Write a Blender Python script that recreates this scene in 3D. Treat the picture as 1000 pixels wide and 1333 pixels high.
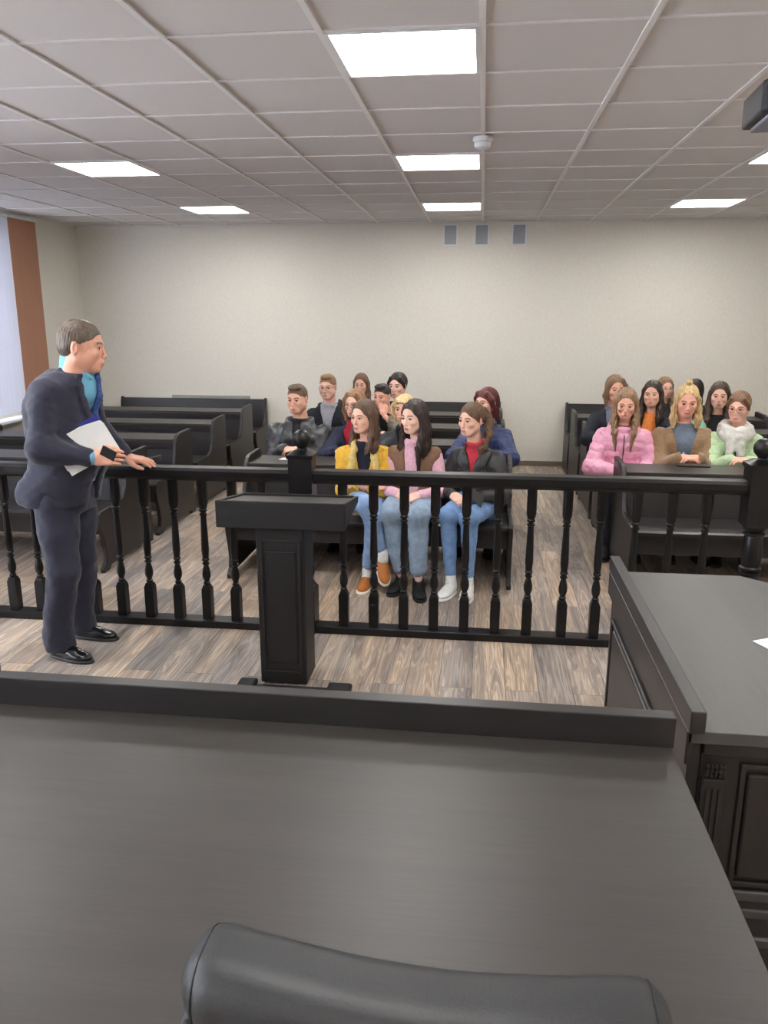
import bpy, math, random
import numpy as np
from mathutils import Matrix, Vector
random.seed(7); np.random.seed(7)
for o in list(bpy.data.objects): bpy.data.objects.remove(o)
SC = bpy.context.scene
COL = SC.collection
R = math.radians

# ------------------------------------------------------------ camera
EYE = 1.816
def cam_axes(p, y, r):
    cp, sp, cy, sy, cr, sr = math.cos(p), math.sin(p), math.cos(y), math.sin(y), math.cos(r), math.sin(r)
    f = np.array([sy*cp, cy*cp, -sp]); rt = np.array([cy, -sy, 0.]); up = np.cross(rt, f)
    return cr*rt+sr*up, -sr*rt+cr*up, f
_r, _u, _f = cam_axes(R(14.08), R(-6.88), R(.08))
cd = bpy.data.cameras.new('camera'); cam = bpy.data.objects.new('camera', cd); COL.objects.link(cam)
cd.sensor_fit = 'HORIZONTAL'; cd.sensor_width = 36; cd.lens = 36*1037.3/1000; cd.clip_start = .05
cam.matrix_world = Matrix(((_r[0], _u[0], -_f[0], 0), (_r[1], _u[1], -_f[1], 0), (_r[2], _u[2], -_f[2], EYE), (0, 0, 0, 1)))
SC.camera = cam
# ------------------------------------------------------------ world, exposure, daylight
LAMP = 30.0
DAY = 280.0
SC.view_settings.view_transform = 'Standard'; SC.view_settings.look = 'None'
SC.view_settings.exposure = 0.0; SC.view_settings.gamma = 1; SC.view_settings.use_curve_mapping = False
w = bpy.data.worlds.new('world'); SC.world = w; w.use_nodes = True
w.node_tree.nodes['Background'].inputs[0].default_value = (.75, .85, 1, 1)
w.node_tree.nodes['Background'].inputs[1].default_value = 2.0
WINS = [(5.35, 8.12), (.9, 4.1), (-2.6, .3)]
for (a, b) in WINS:
    ld = bpy.data.lights.new('daylight', 'AREA'); ld.shape = 'RECTANGLE'; ld.size = 2.0; ld.size_y = b-a
    ld.energy = DAY*(b-a)/3*(.45 if a > 5 else 1); ld.color = (.86, .92, 1.0)
    lo = bpy.data.objects.new('daylight', ld); COL.objects.link(lo)
    lo.location = (-5.55, (a+b)/2, 1.75); lo.rotation_euler = (0, R(-90), 0)

# ------------------------------------------------------------ materials
MATS = {}
def lin(c):
    return tuple((x/255/12.92 if x/255 <= .04045 else ((x/255+.055)/1.055)**2.4) for x in c)
def newmat(name):
    m = bpy.data.materials.new(name); m.use_nodes = True; nt = m.node_tree
    return m, nt, nt.nodes['Principled BSDF']
def N(nt, t, **k):
    n = nt.nodes.new(t)
    for a, b in k.items(): setattr(n, a, b)
    return n
def coords(nt, scale, rot=(0, 0, 0)):
    tc = N(nt, 'ShaderNodeTexCoord'); mp = N(nt, 'ShaderNodeMapping')
    mp.inputs['Scale'].default_value = scale; mp.inputs['Rotation'].default_value = rot
    nt.links.new(tc.outputs['Object'], mp.inputs['Vector']); return mp.outputs['Vector']
def ramp(nt, src, stops):
    r = N(nt, 'ShaderNodeValToRGB'); e = r.color_ramp.elements
    while len(e) < len(stops): e.new(.5)
    for i, (p, c) in enumerate(stops): e[i].position = p; e[i].color = (*c, 1)
    nt.links.new(src, r.inputs[0]); return r.outputs[0]
def bump(nt, bs, src, strength, dist):
    b = N(nt, 'ShaderNodeBump'); b.inputs['Strength'].default_value = strength; b.inputs['Distance'].default_value = dist
    nt.links.new(src, b.inputs['Height']); nt.links.new(b.outputs[0], bs.inputs['Normal'])
def noise(nt, vec, scale, detail=4, rough=.55, dist=0):
    n = N(nt, 'ShaderNodeTexNoise'); n.inputs['Scale'].default_value = scale; n.inputs['Detail'].default_value = detail
    n.inputs['Roughness'].default_value = rough; n.inputs['Distortion'].default_value = dist
    nt.links.new(vec, n.inputs['Vector']); return n.outputs['Fac']
def cloth(name, rgb, rough=.85, var=.12, scale=60, bs_=.25, bd=.002, stretch=(1, 1, 1), spec=.3, sheen=0, metallic=0, rgb2=None, coat=0):
    if name in MATS: return MATS[name]
    m, nt, b = newmat(name); c = lin(rgb)
    v = coords(nt, stretch); n = noise(nt, v, scale)
    lo = lin(rgb2) if rgb2 else tuple(x*(1-var) for x in c)
    hi = c if rgb2 else tuple(min(1, x*(1+var)) for x in c)
    nt.links.new(ramp(nt, n, [(.35, lo), (.65, hi)]), b.inputs['Base Color'])
    b.inputs['Roughness'].default_value = rough; b.inputs['Specular IOR Level'].default_value = spec
    b.inputs['Metallic'].default_value = metallic
    if sheen: b.inputs['Sheen Weight'].default_value = sheen
    if coat: b.inputs['Coat Weight'].default_value = coat; b.inputs['Coat Roughness'].default_value = .15
    if bs_: bump(nt, b, n, bs_, bd)
    MATS[name] = m; return m
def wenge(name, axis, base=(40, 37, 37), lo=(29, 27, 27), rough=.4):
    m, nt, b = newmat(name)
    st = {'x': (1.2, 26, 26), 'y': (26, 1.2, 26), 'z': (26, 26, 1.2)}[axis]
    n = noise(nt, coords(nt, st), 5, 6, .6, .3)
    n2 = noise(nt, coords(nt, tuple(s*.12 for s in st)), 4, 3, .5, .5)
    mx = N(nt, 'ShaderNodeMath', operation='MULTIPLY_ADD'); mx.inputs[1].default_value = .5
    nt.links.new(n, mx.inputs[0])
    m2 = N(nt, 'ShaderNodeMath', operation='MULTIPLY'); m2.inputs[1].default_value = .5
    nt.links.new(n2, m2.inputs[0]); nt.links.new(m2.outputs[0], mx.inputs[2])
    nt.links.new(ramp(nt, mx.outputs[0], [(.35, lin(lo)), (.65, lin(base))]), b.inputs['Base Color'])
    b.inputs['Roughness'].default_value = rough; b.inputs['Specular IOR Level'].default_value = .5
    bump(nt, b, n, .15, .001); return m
WX = wenge('dark_wood_laminate', 'x'); WY = wenge('dark_wood_laminate_lengthwise', 'y'); WZ = wenge('dark_wood_laminate_upright', 'z', (36, 33, 33), (27, 25, 25))
WTOP = wenge('desk_top_and_sheen_laminate', 'x', (56, 52, 49), (46, 43, 41), .42)
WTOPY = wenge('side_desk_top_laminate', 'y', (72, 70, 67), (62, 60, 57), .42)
LACQ = cloth('black_lacquered_wood', (12, 11, 13), .38, .15, 30, .1, .001, (4, 4, 1), .35, coat=.08)
LECT = cloth('lectern_black_wood', (24, 23, 24), .5, .15, 30, .1, .001, (4, 4, 1), .5)

# floor: vinyl planks running away from the camera
FLOORM, nt, b = newmat('grey_brown_plank_floor')
v = coords(nt, (1, 1, 1)); sx = N(nt, 'ShaderNodeSeparateXYZ'); nt.links.new(v, sx.inputs[0])
cb = N(nt, 'ShaderNodeCombineXYZ'); nt.links.new(sx.outputs[1], cb.inputs[0]); nt.links.new(sx.outputs[0], cb.inputs[1])
br = N(nt, 'ShaderNodeTexBrick'); nt.links.new(cb.outputs[0], br.inputs['Vector'])
br.inputs['Scale'].default_value = 1; br.inputs['Brick Width'].default_value = 1.22; br.inputs['Row Height'].default_value = .165
br.inputs['Mortar Size'].default_value = .0016; br.inputs['Mortar Smooth'].default_value = .3; br.offset = .37
br.inputs['Color1'].default_value = (0, 0, 0, 1); br.inputs['Color2'].default_value = (1, 1, 1, 1); br.inputs['Mortar'].default_value = (.4, .4, .4, 1)
# per plank offset for the grain
ad = N(nt, 'ShaderNodeVectorMath', operation='MULTIPLY_ADD'); ad.inputs[1].default_value = (7, 13, 5)
nt.links.new(br.outputs['Color'], ad.inputs[0]); nt.links.new(v, ad.inputs[2])
mp = N(nt, 'ShaderNodeMapping'); mp.inputs['Scale'].default_value = (11, .8, 1); nt.links.new(ad.outputs[0], mp.inputs['Vector'])
g1 = noise(nt, mp.outputs[0], 1.0, 3, .5, 1.2)
wv = N(nt, 'ShaderNodeMath', operation='MULTIPLY'); wv.inputs[1].default_value = 60; nt.links.new(g1, wv.inputs[0])
sn = N(nt, 'ShaderNodeMath', operation='SINE'); nt.links.new(wv.outputs[0], sn.inputs[0])
mp2 = N(nt, 'ShaderNodeMapping'); mp2.inputs['Scale'].default_value = (70, 3, 1); nt.links.new(ad.outputs[0], mp2.inputs['Vector'])
g2 = noise(nt, mp2.outputs[0], 1.5, 5, .6, 0)
tone = N(nt, 'ShaderNodeMix', data_type='RGBA')
plank = ramp(nt, br.outputs['Color'], [(0, lin((166, 148, 134))), (.2, lin((196, 178, 160))), (.4, lin((146, 138, 136))), (.6, lin((188, 168, 148))), (.8, lin((160, 150, 145))), (1, lin((206, 189, 170)))])
big = ramp(nt, g1, [(.32, (.50, .51, .55)), (.5, (.95, .93, .9)), (.68, (1.2, 1.12, 1.02))])
tone.blend_type = 'MULTIPLY'; tone.inputs[0].default_value = .85
nt.links.new(plank, tone.inputs[6]); nt.links.new(big, tone.inputs[7])
t2 = N(nt, 'ShaderNodeMix', data_type='RGBA'); t2.blend_type = 'MULTIPLY'; t2.inputs[0].default_value = .6
nt.links.new(tone.outputs[2], t2.inputs[6]); nt.links.new(ramp(nt, sn.outputs[0], [(.0, (.60, .58, .57)), (.45, (1, 1, 1)), (1, (1.15, 1.15, 1.15))]), t2.inputs[7])
t3 = N(nt, 'ShaderNodeMix', data_type='RGBA'); t3.blend_type = 'MULTIPLY'; t3.inputs[0].default_value = .8
nt.links.new(t2.outputs[2], t3.inputs[6]); nt.links.new(ramp(nt, g2, [(.3, (.6, .6, .6)), (.6, (1.15, 1.15, 1.15))]), t3.inputs[7])
t4 = N(nt, 'ShaderNodeMix', data_type='RGBA'); nt.links.new(br.outputs['Fac'], t4.inputs[0]); nt.links.new(t3.outputs[2], t4.inputs[6]); t4.inputs[7].default_value = (.05, .045, .04, 1)
nt.links.new(t4.outputs[2], b.inputs['Base Color']); b.inputs['Roughness'].default_value = .42
bump(nt, b, g2, .12, .001)

WALLM, nt, b = newmat('cream_textured_wallpaper')
v = coords(nt, (1, 1, .55)); n1 = noise(nt, v, 55, 5, .6); n2 = noise(nt, v, 3, 2)
nt.links.new(ramp(nt, n1, [(.3, lin((218, 212, 201))), (.7, lin((227, 222, 212)))]), b.inputs['Base Color'])
b.inputs['Roughness'].default_value = .7; b.inputs['Specular IOR Level'].default_value = .25; bump(nt, b, n1, .35, .004)
TILEM = cloth('ceiling_tile', (216, 211, 210), .9, .02, 240, .15, .001)
TBARM = cloth('ceiling_grid_bar', (230, 227, 226), .45, .02, 10, 0)
def emis(name, col, s):
    m, nt, b = newmat(name); b.inputs['Base Color'].default_value = (*col, 1)
    b.inputs['Emission Color'].default_value = (*col, 1); b.inputs['Emission Strength'].default_value = s; return m
LEDM = emis('lit_diffuser', (1, .985, .955), LAMP)
WHITEP = cloth('white_painted_metal', (225, 226, 228), .4, .02, 10, 0)
GRILLM = cloth('grey_grille', (165, 168, 176), .5, .04, 20, 0)
def blindmat(name, rgb, tr):
    m, nt, b = newmat(name)
    n = noise(nt, coords(nt, (1, 40, .6)), 2, 3); c = lin(rgb)
    col = ramp(nt, n, [(.3, tuple(x*.9 for x in c)), (.7, c)]); nt.links.new(col, b.inputs['Base Color'])
    b.inputs['Roughness'].default_value = .8
    t = N(nt, 'ShaderNodeBsdfTranslucent'); nt.links.new(col, t.inputs[0]); mx = N(nt, 'ShaderNodeMixShader'); mx.inputs[0].default_value = tr
    nt.links.new(b.outputs[0], mx.inputs[1]); nt.links.new(t.outputs[0], mx.inputs[2]); nt.links.new(mx.outputs[0], nt.nodes['Material Output'].inputs[0]); return m
BLINDW = blindmat('white_blind_fabric', (232, 233, 244), .22); BLINDB = blindmat('brown_blind_fabric', (196, 146, 120), .25)
GLASSM, nt, b = newmat('window_glass'); b.inputs['Transmission Weight'].default_value = 1; b.inputs['Roughness'].default_value = 0; b.inputs['IOR'].default_value = 1.02; b.inputs['Base Color'].default_value = (1, 1, 1, 1)
PAPER = cloth('white_paper', (232, 232, 230), .7, .02, 20, .1)
BLUEF = cloth('blue_plastic_folder', (38, 48, 130), .35, .05, 20, 0)
BLKP = cloth('black_plastic', (22, 22, 24), .35, .1, 20, 0, spec=.5)
LEATH = cloth('black_chair_leather', (31, 32, 34), .5, .12, 220, .35, .0012, spec=.5)
SEAM = cloth('black_seam', (16, 16, 17), .5, .1, 20, 0)

# ------------------------------------------------------------ mesh helpers
def tag(o, label=None, cat=None, group=None, kind=None):
    if label: o['label'] = label
    if cat: o['category'] = cat
    if group: o['group'] = group
    if kind: o['kind'] = kind
    return o
def empty(name, loc, rz=0, label=None, cat=None, group=None):
    o = bpy.data.objects.new(name, None); COL.objects.link(o); o.location = loc; o.rotation_euler = (0, 0, rz); o.empty_display_size = .1
    return tag(o, label, cat, group)
def mkobj(name, V, F, mat, parent=None, smooth=False, bevel=0, attr=None):
    me = bpy.data.meshes.new(name)
    me.from_pydata([tuple(map(float, p)) for p in V], [], [tuple(map(int, f)) for f in F])
    me.update()
    for mm in (mat if isinstance(mat, (list, tuple)) else [mat]): me.materials.append(mm)
    if smooth: me.polygons.foreach_set('use_smooth', [True]*len(me.polygons))
    if attr is not None:
        a = me.attributes.new('msk', 'FLOAT_COLOR', 'POINT')
        full = np.ones((len(V), 4), np.float32); full[:, :3] = attr; a.data.foreach_set('color', full.ravel())
    o = bpy.data.objects.new(name, me); COL.objects.link(o)
    if parent is not None: o.parent = parent
    if bevel:
        md = o.modifiers.new('bevel', 'BEVEL'); md.width = bevel; md.segments = 2; md.limit_method = 'ANGLE'; md.angle_limit = R(40)
        md.harden_normals = False
    return o
class MB:
    def __init__(s): s.v = []; s.f = []
    def add(s, V, F):
        n = len(s.v); s.v += [tuple(p) for p in V]; s.f += [tuple(i+n for i in f) for f in F]; return s
    def box(s, x0, x1, y0, y1, z0, z1):
        return s.add([(x0, y0, z0), (x1, y0, z0), (x1, y1, z0), (x0, y1, z0), (x0, y0, z1), (x1, y0, z1), (x1, y1, z1), (x0, y1, z1)],
                     [(0, 3, 2, 1), (4, 5, 6, 7), (0, 1, 5, 4), (1, 2, 6, 5), (2, 3, 7, 6), (3, 0, 4, 7)])
    def loft(s, rings, caps=True):
        n = len(rings[0]); V = [p for r in rings for p in r]; F = []
        for k in range(len(rings)-1):
            for i in range(n):
                j = (i+1) % n; F.append((k*n+i, k*n+j, (k+1)*n+j, (k+1)*n+i))
        if caps: F.append(tuple(range(n-1, -1, -1))); F.append(tuple((len(rings)-1)*n+i for i in range(n)))
        return s.add(V, F)
    def prism_x(s, poly, x0, x1):      # poly of (y,z)
        a = sum(poly[i][0]*poly[(i+1) % len(poly)][1]-poly[(i+1) % len(poly)][0]*poly[i][1] for i in range(len(poly)))
        if a < 0: poly = poly[::-1]
        return s.loft([[(x0, y, z) for y, z in poly], [(x1, y, z) for y, z in poly]])
    def prism_y(s, poly, y0, y1):      # poly of (x,z)
        a = sum(poly[i][0]*poly[(i+1) % len(poly)][1]-poly[(i+1) % len(poly)][0]*poly[i][1] for i in range(len(poly)))
        if a > 0: poly = poly[::-1]
        return s.loft([[(x, y0, z) for x, z in poly], [(x, y1, z) for x, z in poly]])
    def prism_z(s, poly, z0, z1):
        a = sum(poly[i][0]*poly[(i+1) % len(poly)][1]-poly[(i+1) % len(poly)][0]*poly[i][1] for i in range(len(poly)))
        if a < 0: poly = poly[::-1]
        return s.loft([[(x, y, z0) for x, y in poly], [(x, y, z1) for x, y in poly]])
    def lathe(s, prof, c=(0, 0), seg=20):
        return s.loft([[(c[0]+r*math.cos(2*math.pi*i/seg), c[1]+r*math.sin(2*math.pi*i/seg), z) for i in range(seg)] for r, z in prof])
    def square(s, prof, c=(0, 0)):     # square section stack
        return s.loft([[(c[0]+a*h, c[1]+b_*h, z) for a, b_ in ((-1, -1), (1, -1), (1, 1), (-1, 1))] for h, z in prof])
    def tube(s, path, r, seg=8):
        P = [Vector(p) for p in path]; rings = []
        for i, p in enumerate(P):
            d = (P[min(i+1, len(P)-1)]-P[max(i-1, 0)]).normalized()
            a = d.cross(Vector((0, 0, 1)) if abs(d.z) < .9 else Vector((1, 0, 0))).normalized(); b_ = d.cross(a).normalized()
            rr = r[i] if isinstance(r, (list, tuple)) else r
            rings.append([tuple(p+(a*math.cos(2*math.pi*k/seg)+b_*math.sin(2*math.pi*k/seg))*rr) for k in range(seg)])
        return s.loft([q[::-1] for q in rings])
    def build(s, name, mat, parent=None, bevel=0, smooth=False): return mkobj(name, s.v, s.f, mat, parent, smooth, bevel)
def smooth_angle(o, deg=35):
    me = o.data; me.polygons.foreach_set('use_smooth', [True]*len(me.polygons))
    try: me.set_sharp_from_angle(angle=R(deg))
    except Exception: pass
    return o
def struct(o): o['kind'] = 'structure'; return o

# ------------------------------------------------------------ room shell
ZC = EYE+1.005
XL, XR, YB, YF = -4.96, 3.9, 9.73, -3.0
struct(MB().box(XL-.3, XR+.3, YF-.3, YB+.3, -.1, 0).build('floor', FLOORM))
# ceiling: tiles with a white metal grid, the lit panels fill single cells
GX0, GY0 = -.034, 3.239
cells = [(i, j) for i in (-5, -1, 3) for j in (-8, -4, 0, 4, 8)]
cells = [c for c in cells if GY0+.6*c[1] > YF]
mb = MB()
V = []; F = []; MI = []
def addbox(x0, x1, y0, y1, z0, z1, mi):
    n = len(V); V.extend([(x0, y0, z0), (x1, y0, z0), (x1, y1, z0), (x0, y1, z0), (x0, y0, z1), (x1, y0, z1), (x1, y1, z1), (x0, y1, z1)])
    for f in [(0, 3, 2, 1), (4, 5, 6, 7), (0, 1, 5, 4), (1, 2, 6, 5), (2, 3, 7, 6), (3, 0, 4, 7)]: F.append(tuple(n+a for a in f)); MI.append(mi)
for i in range(-9, 7):
    for j in range(-11, 11):
        if (i, j) in cells: continue
        x0, x1 = max(GX0+.6*i, XL), min(GX0+.6*(i+1), XR); y0, y1 = max(GY0+.6*j, YF), min(GY0+.6*(j+1), YB)
        if x1-x0 < .02 or y1-y0 < .02: continue
        dz = random.uniform(0, .002)
        addbox(x0+.004, x1-.004, y0+.004, y1-.004, ZC+.006+dz, ZC+.025, 0)
addbox(XL-.2, XR+.2, YF-.2, YB+.2, ZC+.12, ZC+.2, 0)
for i in range(-8, 7): addbox(GX0+.6*i-.012, GX0+.6*i+.012, YF, YB, ZC-.002, ZC+.006, 1)
for j in range(-10, 11): addbox(XL, XR, GY0+.6*j-.0075, GY0+.6*j+.0075, ZC, ZC+.006, 1)
addbox(XL, XR, YB-.022, YB, ZC-.002, ZC+.006, 1); addbox(XL, XL+.022, YF, YB, ZC-.002, ZC+.006, 1)
me = bpy.data.meshes.new('ceiling'); me.from_pydata(V, [], F); me.materials.append(TILEM); me.materials.append(TBARM); me.polygons.foreach_set('material_index', MI)
co = bpy.data.objects.new('ceiling', me); COL.objects.link(co); struct(co)
struct(MB().box(XL-.3, XR+.3, YB, YB+.2, -.1, ZC+.2).build('wall_back', WALLM))
struct(MB().box(XR, XR+.2, YF-.2, YB+.2, -.1, ZC+.2).build('wall_right', WALLM))
struct(MB().box(XL-.3, XR+.3, YF-.2, YF, -.1, ZC+.2).build('wall_front', WALLM))
wl = MB(); ys = [YF-.2]
for a, b_ in sorted(WINS): ys += [a, b_]
ys.append(YB+.2)
for k in range(0, len(ys), 2): wl.box(XL-.3, XL, ys[k], ys[k+1], -.1, ZC+.2)
for a, b_ in WINS: wl.box(XL-.3, XL, a, b_, -.1, .78); wl.box(XL-.3, XL, a, b_, 2.68, ZC+.2)
struct(wl.build('wall_left', WALLM))
for nm, bx in (('baseboard_back', (XL, XR, YB-.018, YB, 0, .06)), ('baseboard_left', (XL, XL+.018, YF, YB, 0, .06))):
    struct(MB().box(*bx).build(nm, cloth('grey_brown_skirting', (120, 108, 98), .5, .1, 20, 0), bevel=.004))
for k, (a, b_) in enumerate(WINS):
    fr = MB(); n = 3; x0, x1 = XL-.16, XL-.1
    fr.box(x0, x1, a, b_, .78, .84).box(x0, x1, a, b_, 2.62, 2.68)
    for q in range(n+1):
        yy = a+(b_-a)*q/n; fr.box(x0, x1, max(a, yy-.035), min(b_, yy+.035), .84, 2.62)
    f_ = struct(fr.build('window_%d' % (k+1), WHITEP, bevel=.004))
    MB().box(XL-.135, XL-.125, a+.03, b_-.03, .83, 2.63).build('pane', GLASSM, f_)
    MB().box(XL-.1, XL+.18, a-.08, b_+.08, .70, .73).build('window_sill', WHITEP, f_, bevel=.008)
# vertical blinds
def blind(y0, y1, mat, label, zb, ang, group=None, z1=2.79):
    t = empty('vertical_blind', (XL+.06, (y0+y1)/2, zb), 0, label, 'blind', group)
    c = (y0+y1)/2
    MB().box(-.03, .03, y0-c, y1-c, z1-zb-.03, z1-zb).build('head_rail', WHITEP, t, bevel=.003)
    n = int(round((y1-y0)/.085)); m = MB()
    for k in range(n):
        yy = y0+(k+.5)*(y1-y0)/n-c; dx, dy = .048*math.sin(ang), .048*math.cos(ang); nx, ny = math.cos(ang)*.0008, -math.sin(ang)*.0008
        P = []
        for z in (0, z1-zb-.03):
            P.append([(-dx-nx, yy-dy-ny, z), (dx-nx, yy+dy-ny, z), (dx+nx, yy+dy+ny, z), (-dx+nx, yy-dy+ny, z)])
        m.loft(P)
    m.build('slats', mat, t)
blind(5.3, 8.13, BLINDW, 'white vertical blind drawn across the window at the left edge', .78, R(22))
blind(8.14, 8.68, BLINDB, 'brown vertical blind panel hanging beside the white blind near the corner', .78, R(8))
blind(.8, 4.2, BLINDW, 'white vertical blind folded open on the forward left window', .78, R(80))
blind(-2.7, .4, BLINDW, 'white vertical blind folded open on the left wall behind the viewpoint', .78, R(80))
# ceiling lights
where = {(-1, 0): 'large lit square ceiling panel nearest the viewpoint at the top of the picture', (-1, 4): 'lit ceiling panel beside the smoke detector, second in the middle line',
         (-1, 8): 'smallest lit ceiling panel, just above the three wall vents', (-5, 4): 'lit ceiling panel at the upper left, nearer of the two on the left',
         (-5, 8): 'lit ceiling panel on the left close to the rear wall', (3, 8): 'lit ceiling panel on the right close to the rear wall', (3, 4): 'lit ceiling panel cut by the right edge below the projector'}
for (i, j) in cells:
    x, y = GX0+.6*i+.3, GY0+.6*j+.3
    lab = (where.get((i, j)) or 'lit square ceiling panel of the %s line, %s' % ({-5: 'left', -1: 'middle', 3: 'right'}[i], {0: 'outside the picture beside the first panel', -4: 'above the viewpoint', -8: 'behind the viewpoint'}.get(j, '')))
    t = empty('ceiling_light', (x, y, ZC-.004), 0, lab, 'light', 'square panel lights in the suspended ceiling')
    f_ = MB()
    for a in ((-.288, .288, -.288, -.272), (-.288, .288, .272, .288), (-.288, -.272, -.272, .272), (.272, .288, -.272, .272)): f_.box(*a, 0, .04)
    f_.box(-.288, .288, -.288, .288, .04, .05); f_.build('frame', WHITEP, t)
    MB().box(-.272, .272, -.272, .272, .012, .018).build('diffuser', LEDM, t)
# vents
for k, x in enumerate((-.405, -.045, .38)):
    lab = ['white framed wall vent, left of the three under the ceiling', 'middle wall vent of the three under the ceiling', 'wall vent furthest right of the three under the ceiling'][k]
    t = empty('wall_vent', (x, YB, 2.56), 0, lab, 'vent', 'ventilation grilles on the rear wall')
    f_ = MB(); f_.box(-.085, -.068, -.02, 0, 0, .24).box(.068, .085, -.02, 0, 0, .24).box(-.068, .068, -.02, 0, 0, .016).box(-.068, .068, -.02, 0, .224, .24)
    f_.build('frame', WHITEP, t, bevel=.002)
    g = MB(); g.box(-.068, .068, -.004, 0, .016, .224)
    for q in range(13): z = .022+q*.0155; g.box(-.068, .068, -.014, -.004, z, z+.008)
    g.build('grille', GRILLM, t)
t = empty('smoke_detector', (-.034, 3.239+.6*3.15, ZC-.004), 0, 'white round smoke detector on the ceiling', 'smoke detector')
smooth_angle(MB().lathe([(.03, -.062), (.045, -.055), (.05, -.045), (.05, -.03)]).build('sensor', WHITEP, t))
smooth_angle(MB().lathe([(.05, -.028), (.058, -.02), (.058, 0)]).build('base', WHITEP, t))
# projector
t = empty('projector', (.94, 2.60, 2.352), R(-4), 'black projector hanging from the ceiling at the upper right edge', 'projector')
PJ = cloth('projector_casing', (20, 21, 28), .4, .1, 20, 0)
MB().prism_z([(-.19, -.10), (-.16, -.14), (.16, -.14), (.19, -.10), (.19, .13), (-.19, .13)], 0, .085).build('body', PJ, t, bevel=.008)
MB().box(-.17, .17, -.12, .11, -.012, 0).build('underside', cloth('projector_grey', (120, 122, 130), .5, .05, 20, 0), t, bevel=.006)
m = MB().lathe([(.028, 0), (.032, .01), (.032, .05)], seg=20); o = m.build('lens', BLKP, t); o.location = (-.05, -.14, .043); o.rotation_euler = (R(90), 0, 0)
MB().tube([(0, 0, .085), (0, 0, ZC-2.352)], .018, 12).build('mount_pole', WHITEP, t)
MB().tube([(-.08, .02, .085), (-.1, .03, .17), (-.05, .04, .22), (.0, .0, .3)], .004).build('cable', WHITEP, t)
# pale board on the rear wall above the last pew on the left
tag(MB().box(-3.86, -2.86, 9.685, 9.729, .70, .80).build('wall_board', cloth('grey_board', (150, 148, 142), .6, .05, 20, 0), bevel=.004), 'long pale grey board on the rear wall behind the last left pew', 'board')

# ------------------------------------------------------------ pews
def end_profile(last):
    p = [(0, 0), (0, .03), (.045, .07), (.06, .13), (.045, .22), (.012, .32), (0, .38), (.002, .43), (.02, .452), (.33, .455), (.40, .475), (.445, .54), (.475, .64)]
    if last: return p+[(.49, .74), (.505, .775), (.53, .785), (.55, .77), (.55, 0)]
    return p+[(.49, .70), (.51, .735), (.545, .765), (.60, .78), (.86, .785), (.875, .77), (.875, 0), (.80, 0), (.74, .03), (.12, .03), (.09, 0)]
PEWX = {'left': (-4.51, -2.63), 'middle': (-1.73, .24), 'right': (1.0, 2.97)}
ordn = ['front', 'second', 'third', 'fourth', 'rearmost']
def pew(block, k):
    x0, x1 = PEWX[block]; w = x1-x0; last = k == 4; y = 5.14+1.0*k if not last else 9.13
    people = {('middle', 0): 'carrying the three girls near the railing', ('middle', 1): 'behind the three girls', ('right', 1): 'carrying the girl in the pink jacket', ('right', 0): 'empty, just behind the railing post'}
    lab = 'dark wooden pew, %s of the %s block%s' % (ordn[k], block, (', '+people[(block, k)]) if (block, k) in people else (', standing against the wall' if last else ''))
    t = empty('pew', (x0, y, 0), 0, lab, 'pew', 'dark wooden pews in three blocks')
    T = .032
    for a in (0, w-T): MB().prism_x(end_profile(last), a, a+T).build('end_panel', WZ, t, bevel=.006)
    MB().prism_x([(.0, .41), (.0, .43), (.02, .44), (.47, .425), (.47, .4), (.02, .405)], T, w-T).build('seat', WX, t, bevel=.003)
    if last: MB().prism_x([(.46, .42), (.505, .77), (.53, .77), (.49, .42)], T, w-T).build('backrest', WX, t, bevel=.003)
    else: MB().prism_x([(.47, .30), (.53, .71), (.552, .71), (.495, .30)], T, w-T).build('backrest', WX, t, bevel=.003)
    MB().box(T, w-T, .06, .078, .27, .405).build('seat_rail', WX, t, bevel=.003)
    if not last:
        MB().box(T, w-T, .505, .85, .71, .732).build('shelf', WTOP, t, bevel=.003)  # paler laminate than the pew: daylight sheen put into the shelf colour
        MB().box(T, w-T, .50, .522, .655, .709).build('shelf_rail', WX, t, bevel=.003)
    return t
for bk in PEWX:
    for k in range(5): pew(bk, k)

# ------------------------------------------------------------ balustrade
RY = 4.30
bal = empty('balustrade', (0, RY, 0), 0, 'black turned wooden railing crossing the room in front of the pews', 'railing')
NEW = [-.98, 1.468]
def rail(x0, x1):
    MB().prism_x([(-.045, .90), (-.05, .915), (-.05, .945), (-.04, .962), (.04, .962), (.05, .945), (.05, .915), (.045, .90), (.03, .885), (-.03, .885)], x0, x1).build('handrail', LACQ, bal, bevel=.003)
    MB().box(x0, x1, -.05, .05, 0, .045).build('base_rail', LACQ, bal, bevel=.005)
rail(-3.35, NEW[0]-.065); rail(NEW[0]+.065, NEW[1]-.065); rail(NEW[1]+.065, 2.6)
bprof_l = [(.027, .045), (.027, .23), (.018, .255)]
bmesh_ = MB().square(bprof_l)
bmesh_.lathe([(.013, .252), (.02, .262), (.02, .27), (.014, .275), (.017, .285), (.024, .305), (.025, .325), (.021, .35), (.015, .372), (.014, .378), (.021, .384), (.021, .392), (.015, .396), (.015, .401), (.022, .407), (.022, .415), (.018, .42),
              (.0225, .47), (.0205, .56), (.0175, .65), (.0165, .675), (.022, .68), (.022, .688), (.016, .692), (.016, .698), (.023, .703), (.023, .712), (.019, .716), (.024, .728), (.027, .745)], seg=16)
bmesh_.loft([[(a*h, b_*h, z) for a, b_ in ((-1, -.5), (-.5, -1), (.5, -1), (1, -.5), (1, .5), (.5, 1), (-.5, 1), (-1, .5))] for h, z in ((.02, .73), (.026, .748), (.026, .89))])
b0 = smooth_angle(bmesh_.build('baluster', LACQ, bal), 40)
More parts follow.
